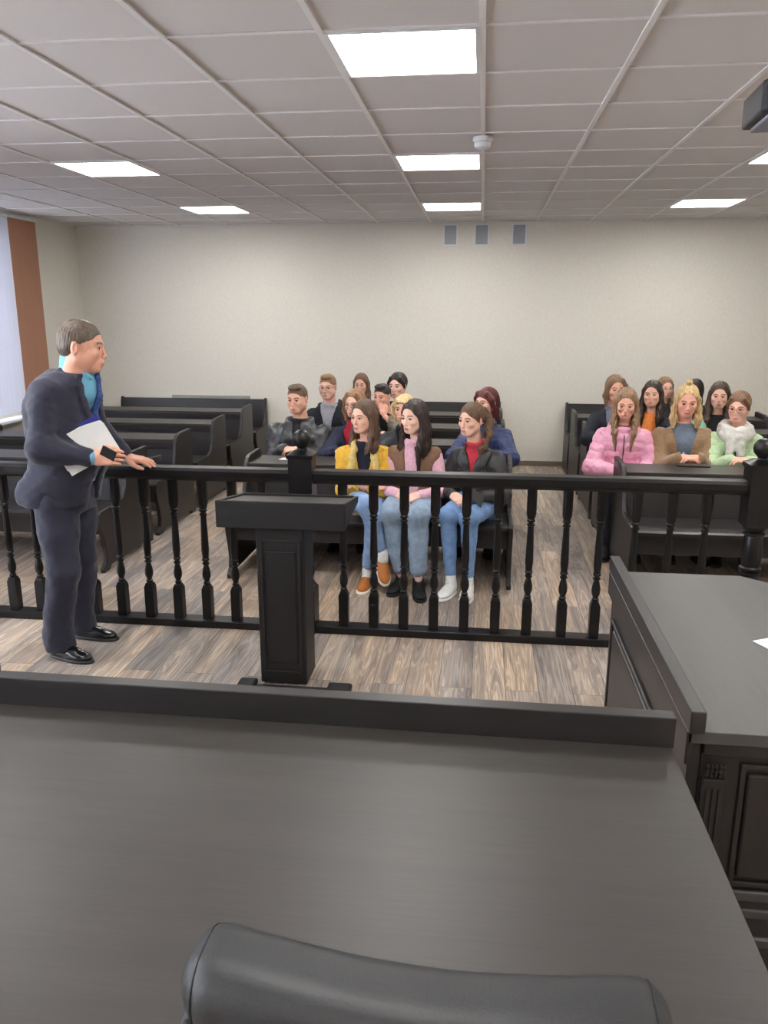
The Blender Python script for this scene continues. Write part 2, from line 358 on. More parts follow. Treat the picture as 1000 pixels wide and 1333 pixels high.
bx = [-3.31, -3.14, -2.965, -2.79, -2.615, -2.44, -2.27, -2.097, -1.923, -1.745, -1.57, -1.395, -1.22, -.752, -.577, -.404, -.231, -.058, .117, .295, .488, .668, .853, 1.035, 1.216, 1.70, 1.88, 2.06, 2.24, 2.42]
for k, x in enumerate(bx):
    o = b0 if k == 0 else b0.copy()
    if k: COL.objects.link(o); o.parent = bal
    o.location = (x, 0, 0)
for x in NEW:
    m = MB().square([(.066, .72), (.066, 1.045)]); m.square([(.072, 1.03), (.074, 1.04), (.074, 1.052), (.055, 1.062), (.035, 1.075)])
    m.square([(.066, 0), (.066, .26), (.05, .285)]); m.lathe([(.045, .28), (.058, .292), (.058, .305), (.045, .312), (.058, .35), (.06, .38), (.045, .43), (.04, .44), (.056, .45), (.056, .462), (.045, .468), (.056, .475), (.056, .488), (.048, .495), (.054, .56), (.048, .655), (.044, .665), (.056, .672), (.056, .684), (.045, .69), (.058, .70), (.064, .722)], seg=28)
    n_ = smooth_angle(m.build('newel_post', LACQ, bal), 40); n_.location = (x, 0, 0)
    pr_ = [(.03, 1.075), (.024, 1.083), (.028, 1.088)]+[(.052*math.sin(a), 1.134-.052*math.cos(a)) for a in [R(d) for d in range(35, 180, 12)]]+[(.002, 1.186)]
    smooth_angle(MB().lathe(pr_, seg=28).build('ball_finial', LACQ, n_), 60)

# ------------------------------------------------------------ lectern
lec = empty('lectern', (-.92, 3.58, 0), 0, 'black wooden lectern with slanted reading tray on a panelled column', 'lectern')
MB().box(-.133, .103, 0, .20, .012, .835).build('column', LECT, lec, bevel=.006)
MB().box(-.09, .06, -.005, .002, .12, .70).build('column_panel', LECT, lec, bevel=.004)
m = MB()
for a in (-.112, .074): m.box(a, a+.012, -.010, .002, .07, .76)
m.box(-.112, .086, -.010, .002, .748, .76).box(-.112, .086, -.010, .002, .07, .082)
m.build('moulding', LECT, lec, bevel=.003)
MB().box(-.24, .33, -.10, -.02, 0, .012).build('base', LECT, lec, bevel=.004)
for a_, b_ in ((-.24, -.15), (.21, .33)): MB().box(a_, b_, -.14, .012, 0, .03).build('foot', LECT, lec, bevel=.012)
def lt(y): return .957-.14*(y+.05)
def lu(y): return .823+.10*(y+.05)
HW = .31
MB().prism_x([(-.05, lu(-.05)), (-.05, lt(-.05)), (-.03, lt(-.03)), (-.03, lu(-.03))], -HW, HW).build('front_board', LECT, lec, bevel=.004)
for sx_ in (-1, 1):
    MB().prism_x([(-.03, lu(-.03)), (-.03, lt(-.03)), (.37, lt(.37)), (.37, lu(.37))], min(sx_*HW, sx_*(HW-.02)), max(sx_*HW, sx_*(HW-.02))).build('side_board', LECT, lec, bevel=.004)
MB().prism_x([(.352, lu(.35)), (.352, lt(.35)+.004), (.37, lt(.37)), (.37, lu(.37))], -HW+.02, HW-.02).build('rear_board', LECT, lec, bevel=.003)
MB().prism_x([(-.03, lt(-.03)-.026), (-.03, lt(-.03)-.010), (.352, lt(.352)-.010), (.352, lt(.352)-.026)], -HW+.02, HW-.02).build('reading_board', WTOP, lec)  # lighter tone than the black lectern stands in for daylight reflected in the tray

# ------------------------------------------------------------ judge's desk
DT = .715
jd = empty('judge_desk', (-.9, 1.45, 0), 0, 'large dark wooden desk with a raised ledge filling the foreground', 'desk')
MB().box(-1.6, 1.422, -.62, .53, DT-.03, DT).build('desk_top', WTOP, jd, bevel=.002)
MB().prism_z([(-1.6, .51), (-1.6, .555), (1.428, .535), (1.428, .49)], DT-.001, DT+.085).build('ledge', WX, jd, bevel=.003)
MB().box(-1.55, 1.37, .40, .42, .06, DT-.03).build('front_panel', WX, jd, bevel=.003)
for x in (-1.55, 1.35): MB().box(x, x+.04, -.55, .40, 0, DT-.03).build('side_panel', WY, jd, bevel=.003)
DT = .74
# ------------------------------------------------------------ side desks
def side_desk(x, sgn, label):
    t = empty('clerk_desk', (x, 1.99, 0), 0, label, 'desk', 'side desks flanking the lectern')
    W_, L = 1.5, 1.36; X = lambda a: a*sgn
    top = [(X(.0), 0), (X(.0), L), (X(.53), L), (X(.72), L-.16), (X(.72), 0)]
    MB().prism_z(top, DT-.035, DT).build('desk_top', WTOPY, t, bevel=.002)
    a, b_ = sorted((X(-.002), X(.038))); MB().box(a, b_, -.012, L+.02, DT-.001, DT+.062).build('ledge', WY, t, bevel=.003)
    a, b_ = sorted((X(.012), X(.045))); sp = MB().box(a, b_, .03, L-.02, 0, DT-.035).build('side_panel', WY, t, bevel=.003)
    a, b_ = sorted((X(-.004), X(.012))); MB().box(a, b_, .0, L, DT-.10, DT-.002).build('frieze', WY, t, bevel=.004)
    a, b_ = sorted((X(.0), X(.012)))
    for (y0, y1) in ((.10, L-.12),):
        m = MB().box(a, b_, y0+.03, y1-.03, .18, DT-.21); m.build('raised_panel', WY, sp, bevel=.008)
    m = MB()
    for (y0, y1) in ((.08, L-.10),):
        m.box(a, b_, y0, y0+.014, .15, DT-.18).box(a, b_, y1-.014, y1, .15, DT-.18).box(a, b_, y0, y1, DT-.194, DT-.18).box(a, b_, y0, y1, .15, .164)
    m.build('moulding', WY, sp, bevel=.004)
    # near face (towards the viewpoint)
    a, b_ = sorted((X(.045), X(.70))); nf = MB().box(a, b_, .03, .055, 0, DT-.035).build('near_panel', WZ, t, bevel=.003)
    MB().box(a, b_, .012, .03, DT-.075, DT-.036).build('apron', WZ, t, bevel=.004)
    a, b_ = sorted((X(.17), X(.66))); MB().box(a, b_, .018, .03, .29, DT-.13).build('raised_panel', WZ, nf, bevel=.009)
    c, d = sorted((X(.15), X(.68))); m = MB()
    m.box(c, d, .02, .03, DT-.115, DT-.10).box(c, d, .02, .03, .26, .275).box(*sorted((X(.15), X(.165))), .02, .03, .145, DT-.115)
    m.build('moulding', WZ, nf, bevel=.003)
    a, b_ = sorted((X(.05), X(.11))); m = MB().box(a, b_, .006, .03, .255, DT-.15)
    m.box(a, b_, .0, .03, DT-.15, DT-.14)
    for q in range(3):
        xa = X(.06+q*.016); m.box(min(xa, xa+.006*sgn), max(xa, xa+.006*sgn), .001, .006, .27, DT-.17)
    m.build('pilaster', WZ, nf, bevel=.002)
    m = MB()
    for q in range(5):
        for s_ in range(3):
            xa = X(.056+q*.011); za = DT-.135+s_*.014; m.lathe([(.002, 0), (.005, .002), (.005, .008), (.002, .011)], seg=6) if False else m.box(min(xa, xa+.007*sgn), max(xa, xa+.007*sgn), .004-(q+s_) % 2*.004, .012, za, za+.010)
    m.build('carved_block', WZ, nf, bevel=.002)
    a, b_ = sorted((X(.02), X(.70))); MB().prism_x([(-.02, 0), (-.02, .10), (-.012, .115), (-.004, .12), (-.004, .18), (.004, .195), (.008, .20), (.008, .225), (.018, .245), (.03, .25), (.03, 0)], a, b_).build('plinth', WZ, t, bevel=.003)
    return t
side_desk(.575, 1, 'dark side desk with grey top and ledge at the right, a paper on it')
side_desk(-2.268, -1, 'dark side desk whose end just shows at the left edge')
tag(MB().prism_z([(.935, 2.63), (1.0, 2.50), (1.22, 2.60), (1.15, 2.74)], DT+.001, DT+.004).build('paper_sheet', PAPER), 'white paper sheet lying on the right side desk', 'paper')

# ------------------------------------------------------------ SDF sculpting engine
def smin(a, b, k):
    h = np.maximum(k-np.abs(a-b), 0)/k; return np.minimum(a, b)-h*h*k*.25
class SDF:
    def __init__(s, h): s.h = h; s.p = []
    def cone(s, a, b, ra, rb=None, k=.02, op='u'):
        a = np.array(a, float); b = np.array(b, float); rb = ra if rb is None else rb; r = max(ra, rb)
        def fn(X, Y, Z):
            d = b-a; L = max(float(d@d), 1e-9); t = np.clip(((X-a[0])*d[0]+(Y-a[1])*d[1]+(Z-a[2])*d[2])/L, 0, 1)
            return np.sqrt((X-a[0]-t*d[0])**2+(Y-a[1]-t*d[1])**2+(Z-a[2]-t*d[2])**2)-(ra+(rb-ra)*t)
        s.p.append((fn, np.minimum(a, b)-r, np.maximum(a, b)+r, k, op)); return s
    def chain(s, pts, rs, k=.02, op='u'):
        for i in range(len(pts)-1): s.cone(pts[i], pts[i+1], rs[i], rs[i+1], k, op)
        return s
    def ell(s, c, r, k=.02, op='u', rot=None):
        c = np.array(c, float); r = np.array(r, float); M = np.array(rot) if rot is not None else None
        def fn(X, Y, Z):
            x, y, z = X-c[0], Y-c[1], Z-c[2]
            if M is not None: x, y, z = (M[0][0]*x+M[1][0]*y+M[2][0]*z, M[0][1]*x+M[1][1]*y+M[2][1]*z, M[0][2]*x+M[1][2]*y+M[2][2]*z)
            k0 = np.sqrt((x/r[0])**2+(y/r[1])**2+(z/r[2])**2); k1 = np.sqrt((x/r[0]**2)**2+(y/r[1]**2)**2+(z/r[2]**2)**2)+1e-9
            return k0*(k0-1)/k1
        R_ = r if M is None else np.array([max(r)]*3)
        s.p.append((fn, c-R_, c+R_, k, op)); return s
    def box(s, c, r, rd=.005, k=.01, op='u', rot=None):
        c = np.array(c, float); r = np.array(r, float); M = np.array(rot) if rot is not None else None
        def fn(X, Y, Z):
            x, y, z = X-c[0], Y-c[1], Z-c[2]
            if M is not None: x, y, z = (M[0][0]*x+M[1][0]*y+M[2][0]*z, M[0][1]*x+M[1][1]*y+M[2][1]*z, M[0][2]*x+M[1][2]*y+M[2][2]*z)
            qx, qy, qz = np.abs(x)-r[0]+rd, np.abs(y)-r[1]+rd, np.abs(z)-r[2]+rd
            return np.sqrt(np.maximum(qx, 0)**2+np.maximum(qy, 0)**2+np.maximum(qz, 0)**2)+np.minimum(np.maximum(np.maximum(qx, qy), qz), 0)-rd
        R_ = r if M is None else np.array([float(np.linalg.norm(r))]*3)
        s.p.append((fn, c-R_, c+R_, k, op)); return s
    def torso(s, st, infl=0., k=.03, zlo=None, zhi=None, op='u'):
        st = np.array(st, float); zs = np.linspace(st[0, 0], st[-1, 0], 60)
        def sm(y):
            q = np.interp(zs, st[:, 0], y); kk = np.array([1, 2, 3, 2, 1])/9.
            return np.convolve(np.pad(q, 2, mode='edge'), kk, 'valid')
        cx = sm(st[:, 1]); cy = sm(st[:, 2]); w_ = sm(st[:, 3])+infl; d_ = sm(st[:, 4])+infl
        z0 = st[0, 0] if zlo is None else zlo; z1 = st[-1, 0] if zhi is None else zhi
        def fn(X, Y, Z):
            a, b_, c, d = (np.interp(Z.ravel(), zs, q).reshape(Z.shape) for q in (cx, cy, w_, d_))
            q = (np.abs((X-a)/c)**2.3+np.abs((Y-b_)/d)**2.3)**(1/2.3)
            dist = (q-1)*np.minimum(c, d)*.9
            return np.maximum(dist, np.maximum(Z-z1, z0-Z))
        s.p.append((fn, np.array([(cx-w_).min(), (cy-d_).min(), z0]), np.array([(cx+w_).max(), (cy+d_).max(), z1]), k, op)); return s
    def custom(s, fn, lo, hi, k=.01, op='s'): s.p.append((fn, np.array(lo, float), np.array(hi, float), k, op)); return s
    def mesh(s):
        h = s.h; U = [p for p in s.p if p[4] == 'u']
        lo = np.min([p[1] for p in U], 0)-3*h-.012; hi = np.max([p[2] for p in U], 0)+3*h+.012
        n = np.ceil((hi-lo)/h).astype(int)+1
        ax = [(lo[i]+h*np.arange(n[i])).astype(np.float32) for i in range(3)]
        F_ = np.full(n, .5, np.float32)
        for fn, a, b_, k, op in s.p:
            m_ = k+2.5*h; i0 = np.clip(np.floor((a-m_-lo)/h).astype(int), 0, n); i1 = np.clip(np.ceil((b_+m_-lo)/h).astype(int)+1, 0, n)
            if (i1 <= i0).any(): continue
            sl = tuple(slice(i0[i], i1[i]) for i in range(3))
            X = ax[0][sl[0]][:, None, None]; Y = ax[1][sl[1]][None, :, None]; Z = ax[2][sl[2]][None, None, :]
            d = fn(X, Y, Z).astype(np.float32); d = np.broadcast_to(d, F_[sl].shape)
            F_[sl] = smin(F_[sl], d, k) if op == 'u' else -smin(-F_[sl], d, k)
        return surfnet(F_, lo, h)
def surfnet(F_, org, h):
    S = F_ < 0; n = np.array(F_.shape)
    cnt = np.zeros(n-1, np.int8)
    for a in (0, 1):
        for b_ in (0, 1):
            for c in (0, 1): cnt += S[a:n[0]-1+a, b_:n[1]-1+b_, c:n[2]-1+c]
    I = np.argwhere((cnt > 0) & (cnt < 8)); vid = np.full(n-1, -1, np.int64); vid[tuple(I.T)] = np.arange(len(I))
    acc = np.zeros((len(I), 3)); num = np.zeros(len(I))
    C = [(a, b_, c) for a in (0, 1) for b_ in (0, 1) for c in (0, 1)]
    for c0 in C:
        for ax in range(3):
            if c0[ax]: continue
            c1 = list(c0); c1[ax] = 1
            f0 = F_[tuple((I+c0).T)]; f1 = F_[tuple((I+c1).T)]; m_ = (f0 < 0) != (f1 < 0)
            t = np.where(m_, f0/np.where(m_, f0-f1, 1), 0); p = np.tile(np.array(c0, float), (len(I), 1)); p[:, ax] += t
            acc[m_] += p[m_]; num[m_] += 1
    V_ = org+h*(I+acc/num[:, None]); Q = []
    for ax in range(3):
        u, v_ = (ax+1) % 3, (ax+2) % 3
        sa = [slice(None)]*3; sb = [slice(None)]*3; sa[ax] = slice(0, -1); sb[ax] = slice(1, None)
        A = S[tuple(sa)]; B = S[tuple(sb)]; E = np.argwhere(A != B); E = E[(E[:, u] > 0) & (E[:, v_] > 0)]
        E = E[(E[:, u] < n[u]-1) & (E[:, v_] < n[v_]-1)]
        if not len(E): continue
        ins = A[tuple(E.T)]; eu = np.zeros(3, int); eu[u] = 1; ev = np.zeros(3, int); ev[v_] = 1
        q = np.stack([vid[tuple((E-eu-ev).T)], vid[tuple((E-ev).T)], vid[tuple(E.T)], vid[tuple((E-eu).T)]], 1)
        q[~ins] = q[~ins][:, ::-1]; Q.append(q)
    Q = np.concatenate(Q); Q = Q[(Q >= 0).all(1)]
    return V_, Q
def normals(V_, Q):
    fn = np.cross(V_[Q[:, 2]]-V_[Q[:, 0]], V_[Q[:, 3]]-V_[Q[:, 1]]); N_ = np.zeros_like(V_)
    for i in range(4): np.add.at(N_, Q[:, i], fn)
    return N_/(np.linalg.norm(N_, axis=1, keepdims=True)+1e-12)
def folds(V_, Q, amp=.003, fr=34, seed=0):
    rs = np.random.RandomState(seed); d = np.zeros(len(V_))
    for i in range(5):
        a = rs.randn(3); a[2] *= 1.6; a /= np.linalg.norm(a); b_ = rs.randn(3)*fr*.5
        d += np.sin(V_@a*fr*(.7+.25*i)+1.6*np.sin(V_@b_+rs.rand()*6)+rs.rand()*6)/(1+.3*i)
    return V_+normals(V_, Q)*(amp*d/2)[:, None]
def quilt(V_, Q, bones, amp=.006, per=.05):
    best = np.full(len(V_), 9e9); s_ = np.zeros(len(V_))
    for a, b_, bias in bones:
        a = np.array(a, float); b_ = np.array(b_, float); d = b_-a; L = np.linalg.norm(d); t = np.clip((V_-a)@d/L/L, -.3, 1.2)
        dist = np.linalg.norm(V_-a-t[:, None]*d, axis=1)-bias; m_ = dist < best; best[m_] = dist[m_]; s_[m_] = (t*L)[m_]
    return V_+normals(V_, Q)*(amp*(np.sqrt(np.abs(np.sin(np.pi*s_/per)))-.6))[:, None]
def rotz(a): c, s = math.cos(a), math.sin(a); return np.array([[c, -s, 0], [s, c, 0], [0, 0, 1.]])
def rotx(a): c, s = math.cos(a), math.sin(a); return np.array([[1, 0, 0], [0, c, -s], [0, s, c.real]])
def roty(a): c, s = math.cos(a), math.sin(a); return np.array([[c, 0, s], [0, 1, 0], [-s, 0, c]])

# ------------------------------------------------------------ head, hand, shoe, eye libraries
def make_head(male):
    S = SDF(.003); m = 1 if male else 0
    S.ell((0, .012, .030), (.076+.002*m, .096, .088), .02)
    S.ell((0, -.030, -.028), (.064+.003*m, .056, .077), .03)
    S.ell((0, -.066, -.090-.003*m), (.022+.005*m, .02, .018), .025)
    for s in (-1, 1):
        S.cone((s*.056, .0, -.048-.006*m), (s*.024, -.055, -.091), .019+.003*m, .018, .03)
        S.ell((s*.042, -.060, -.026), (.022, .022, .018), .02)
        S.cone((s*.012, -.082, .019), (s*.043, -.070, .019), .009+.002*m, .009, .012)
    S.cone((0, -.085, .01), (0, -.101, -.030), .006, .0088, .012)
    S.ell((0, -.102, -.036), (.009, .009, .0075), .006)
    for s in (-1, 1): S.ell((s*.010, -.095, -.038), (.007, .009, .0065), .005)
    for s in (-1, 1): S.ell((s*.031, -.097, .002), (.017, .016, .011), .01, 's')
    for s in (-1, 1):
        S.ell((s*.031, -.0735, .001), (.0155, .0145, .0140), .004)
        S.ell((s*.031, -.093, -.0005), (.0142, .014, .0064), .002, 's')
        # ear
        S.ell((s*.079, .016, -.008), (.007, .018, .031), .006, 'u', rotz(s*.35))
        S.ell((s*.085, .010, -.004), (.004, .010, .018), .003, 's', rotz(s*.35))
    S.ell((0, -.077, -.067), (.032, .0145, .017), .016)
    S.ell((0, -.088, -.055), (.018, .009, .012), .008)
    if male:
        for s in (-1, 1): S.ell((s*.047, -.036, -.048), (.021, .026, .026), .02)
    S.ell((0, -.0945, -.0645), (.022, .0065, .0045), .003)
    S.ell((0, -.0935, -.0745), (.019, .0075, .0055), .003)
    S.cone((-.022, -.098, -.0695), (.022, -.098, -.0695), .0016, .0016, .002, 's')
    S.cone((0, .018, -.05), (0, .038, -.20), .050+.008*m, .056+.010*m, .03)
    V_, Q = S.mesh(); x, y, z = V_.T; M = np.zeros((len(V_), 3))
    ax = np.abs(x)
    M[:, 0] = np.exp(-(np.maximum(0, ax-.010)/.008)**2)*np.exp(-((z+.0695)/.0085)**4)*(y < -.084)
    bz = .021+.004*np.sin(np.clip((ax-.012)/.04, 0, 1)*math.pi)
    M[:, 1] = np.exp(-((z-bz)/(.0045+.001*m))**4)*((ax > .012) & (ax < .051))*(y < -.05)
    lid = np.exp(-((z-.0072+((ax-.031)/.013)**2*.003)/.0027)**4)*(np.abs(ax-.031) < .0145)*(y < -.07)
    M[:, 1] = np.maximum(M[:, 1], lid*.95)
    M[:, 2] = .45*np.exp(-(((ax-.043)/.018)**2+((z+.032)/.02)**2))*(y < -.04)+.8*np.exp(-((ax/.012)**2+((z+.04)/.012)**2))*(y < -.09)+.8*(ax > .078)
    if male: M[:, 2] *= .0
    return V_, Q, M
HEADS = {}
def head(male):
    if male not in HEADS: HEADS[male] = make_head(male)
    return HEADS[male]
def make_hand(curl, spread=.0, thumb_in=0.):
    # wrist at origin, fingers along +x, thumb side +y, back of the hand +z
    S = SDF(.0028); S.box((.045, .0, 0), (.045, .038, .0125), .012, .012); S.cone((-.03, 0, 0), (.01, 0, 0), .024, .025, .02)
    S.ell((.035, .022, -.006), (.032, .018, .016), .012)
    for k, (yb, L, r) in enumerate(((.029, .070, .0085), (.010, .078, .0088), (-.010, .073, .0084), (-.028, .058, .0075))):
        a = spread*(1.5-k)*.16; p = np.array([.084-.004*abs(k-1), yb, .001]); th = curl*.55; pts = [p]; rs = [r*1.08]
        for q, f in enumerate((.45, .31, .24)):
            d = np.array([math.cos(a)*math.cos(th), math.sin(a)*math.cos(th), -math.sin(th)]); p = p+d*L*f; pts.append(p); rs.append(r*(1-.09*(q+1))); th += curl*(.75 if q == 0 else .5)
        S.chain([np.array([.06, yb*.9, 0])]+pts, [r*1.05]+rs, .004)
    t0 = np.array([.022, .030, -.006]); t1 = np.array([.055, .055-.012*thumb_in, -.014-.01*thumb_in]); t2 = np.array([.085, .060-.028*thumb_in, -.022-.014*thumb_in]); t3 = t2+np.array([.022, -.004-.01*thumb_in, -.006])
    S.chain([t0, t1, t2, t3], [.013, .0115, .0105, .0085], .008)
    return S.mesh()
HANDS = {}
def hand(curl=.5, spread=.3, ti=.3):
    k = (curl, spread, ti)
    if k not in HANDS: HANDS[k] = make_hand(*k)
    return HANDS[k]
def place_hand(side, pos, dirn, back, curl=.5, spread=.3, ti=.3, sc=1.):
    """side: -1 / +1 = which local x side; dirn along the fingers, back = normal of the back of the hand, thumb handedness from side"""
    V_, Q = hand(curl, spread, ti); d = np.array(dirn, float); d /= np.linalg.norm(d); b_ = np.array(back, float); b_ -= d*(b_@d); b_ /= np.linalg.norm(b_)
    y = np.cross(b_, d)
    flip = side
    # person faces -y; local +x is the person's left hand: palm down, fingers forward (-y), thumb points to -x
    P = V_.copy()*sc
    if flip < 0: P[:, 1] *= -1; Q = Q[:, ::-1]
    M = np.stack([d, y, b_], 1)      # columns
    # y = back x dir : for dir=-y, back=+z gives z x -y = +x ; the left hand needs the thumb at -x
    P2 = P.copy(); P2[:, 1] *= -1; Q2 = Q[:, ::-1]
    return P2@M.T+np.array(pos), Q2
SHOES = {}
def shoe_mesh(kind):
    if kind in SHOES: return SHOES[kind]
    S = SDF(.004)      # toe towards -y, ankle at origin (x=0,y=0), sole at z=-.085
    S.ell((0, .012, -.045), (.034, .045, .040), .02); S.ell((0, -.10, -.058), (.042, .075, .026), .03)
    S.ell((0, -.04, -.045), (.035, .07, .036), .03)
    if kind in ('sneaker', 'black'): S.cone((0, .012, -.02), (0, .008, .005), .036, .036, .015)
    S.custom(lambda X, Y, Z: Z+.074+0*X+0*Y, (-.1, -.3, -.2), (.1, .2, -.07), .004)
    S.ell((0, .005, .02), (.028, .035, .030), .006, 's')
    if kind in ('sneaker', 'black'):
        for q in range(4): S.cone((-.018, -.05-.018*q, -.012-.009*q), (.018, -.05-.018*q, -.012-.009*q), .0035, .0035, .003)
    up = S.mesh()
    S = SDF(.004); S.ell((0, .012, -.08), (.037, .047, .03), .02); S.ell((0, -.105, -.08), (.046, .08, .03), .03); S.ell((0, -.04, -.08), (.038, .07, .03), .03)
    S.custom(lambda X, Y, Z: .014-np.abs(Z+.0775)*1.0+0*X+0*Y, (-.1, -.3, -.2), (.1, .2, .1), .002) if False else None
    S.custom(lambda X, Y, Z: -(Z+.085)*-1+0*X+0*Y, (-.1, -.3, -.2), (.1, .2, -.08), .002)
    S.custom(lambda X, Y, Z: -(Z+.068)+0*X+0*Y, (-.1, -.3, -.075), (.1, .2, .1), .002)
    SHOES[kind] = (up, S.mesh()); return SHOES[kind]
EYE_ME = {}
def eye_mesh(rgb):
    if rgb in EYE_ME: return EYE_ME[rgb]
    V_, F_, MI_ = [], [], []; nr, ns = 12, 16; r = .0125
    for i in range(nr+1):
        th = math.pi*i/nr
        for j in range(ns): ph = 2*math.pi*j/ns; V_.append((r*math.sin(th)*math.cos(ph), -r*math.cos(th), r*math.sin(th)*math.sin(ph)))
    for i in range(nr):
        for j in range(ns):
            a, b_ = i*ns+j, i*ns+(j+1) % ns; F_.append((a, b_, b_+ns, a+ns)); MI_.append(2 if i < 2 else 1 if i < 3 else 0)
    me = bpy.data.meshes.new('eye'); me.from_pydata(V_, [], F_); me.polygons.foreach_set('use_smooth', [True]*len(F_))
    me.materials.append(cloth('eye_white', (222, 216, 212), .25, .02, 10, 0)); me.materials.append(cloth('iris_%d_%d_%d' % rgb, rgb, .2, .1, 60, 0)); me.materials.append(cloth('pupil', (8, 8, 8), .15, 0, 1, 0))
    me.polygons.foreach_set('material_index', MI_); EYE_ME[rgb] = me; return me
def skinmat(skin, brow, lip=(168, 92, 88)):
    key = 'skin_%d_%d_%d_%d_%d_%d' % (*skin, *lip) if brow is None else 'skin_%d_%d_%d_%d_%d_%d_%d_%d_%d' % (*skin, *brow, *lip)
    if key in MATS: return MATS[key]
    m, nt, b = newmat(key); at = N(nt, 'ShaderNodeAttribute', attribute_name='msk'); sp = N(nt, 'ShaderNodeSeparateColor'); nt.links.new(at.outputs['Color'], sp.inputs[0])
    n = noise(nt, coords(nt, (1, 1, 1)), 35, 3); c = tuple(min(.9, x*1.16) for x in lin(skin))
    cur = ramp(nt, n, [(.3, tuple(x*.93 for x in c)), (.7, tuple(min(1, x*1.04) for x in c))])
    red = (c[0]*1.02, c[1]*.72, c[2]*.68)
    for idx, col, amt in ((2, red, .22), (0, lin(lip), .85), (1, lin(brow or skin), .85)):
        mx = N(nt, 'ShaderNodeMix', data_type='RGBA'); ml = N(nt, 'ShaderNodeMath', operation='MULTIPLY'); ml.inputs[1].default_value = amt; ml.use_clamp = True
        nt.links.new(sp.outputs[idx], ml.inputs[0]); nt.links.new(ml.outputs[0], mx.inputs[0]); nt.links.new(cur, mx.inputs[6]); mx.inputs[7].default_value = (*col, 1); cur = mx.outputs[2]
    nt.links.new(cur, b.inputs['Base Color']); b.inputs['Roughness'].default_value = .5; b.inputs['Subsurface Weight'].default_value = .08; b.inputs['Subsurface Radius'].default_value = (.01, .004, .002)
    b.inputs['Specular IOR Level'].default_value = .35; MATS[key] = m; return m
def hairmat(rgb, rgb2=None):
    key = 'hair_%d_%d_%d' % rgb
    if key in MATS: return MATS[key]
    m, nt, b = newmat(key); c = lin(rgb); lo = lin(rgb2) if rgb2 else tuple(x*.55 for x in c)
    n = noise(nt, coords(nt, (1, 1, .07)), 110, 5, .65); nt.links.new(ramp(nt, n, [(.38, lo), (.62, tuple(x*1.25 for x in c))]), b.inputs['Base Color'])
    b.inputs['Roughness'].default_value = .42; b.inputs['Specular IOR Level'].default_value = .4; bump(nt, b, n, .8, .004); MATS[key] = m; return m

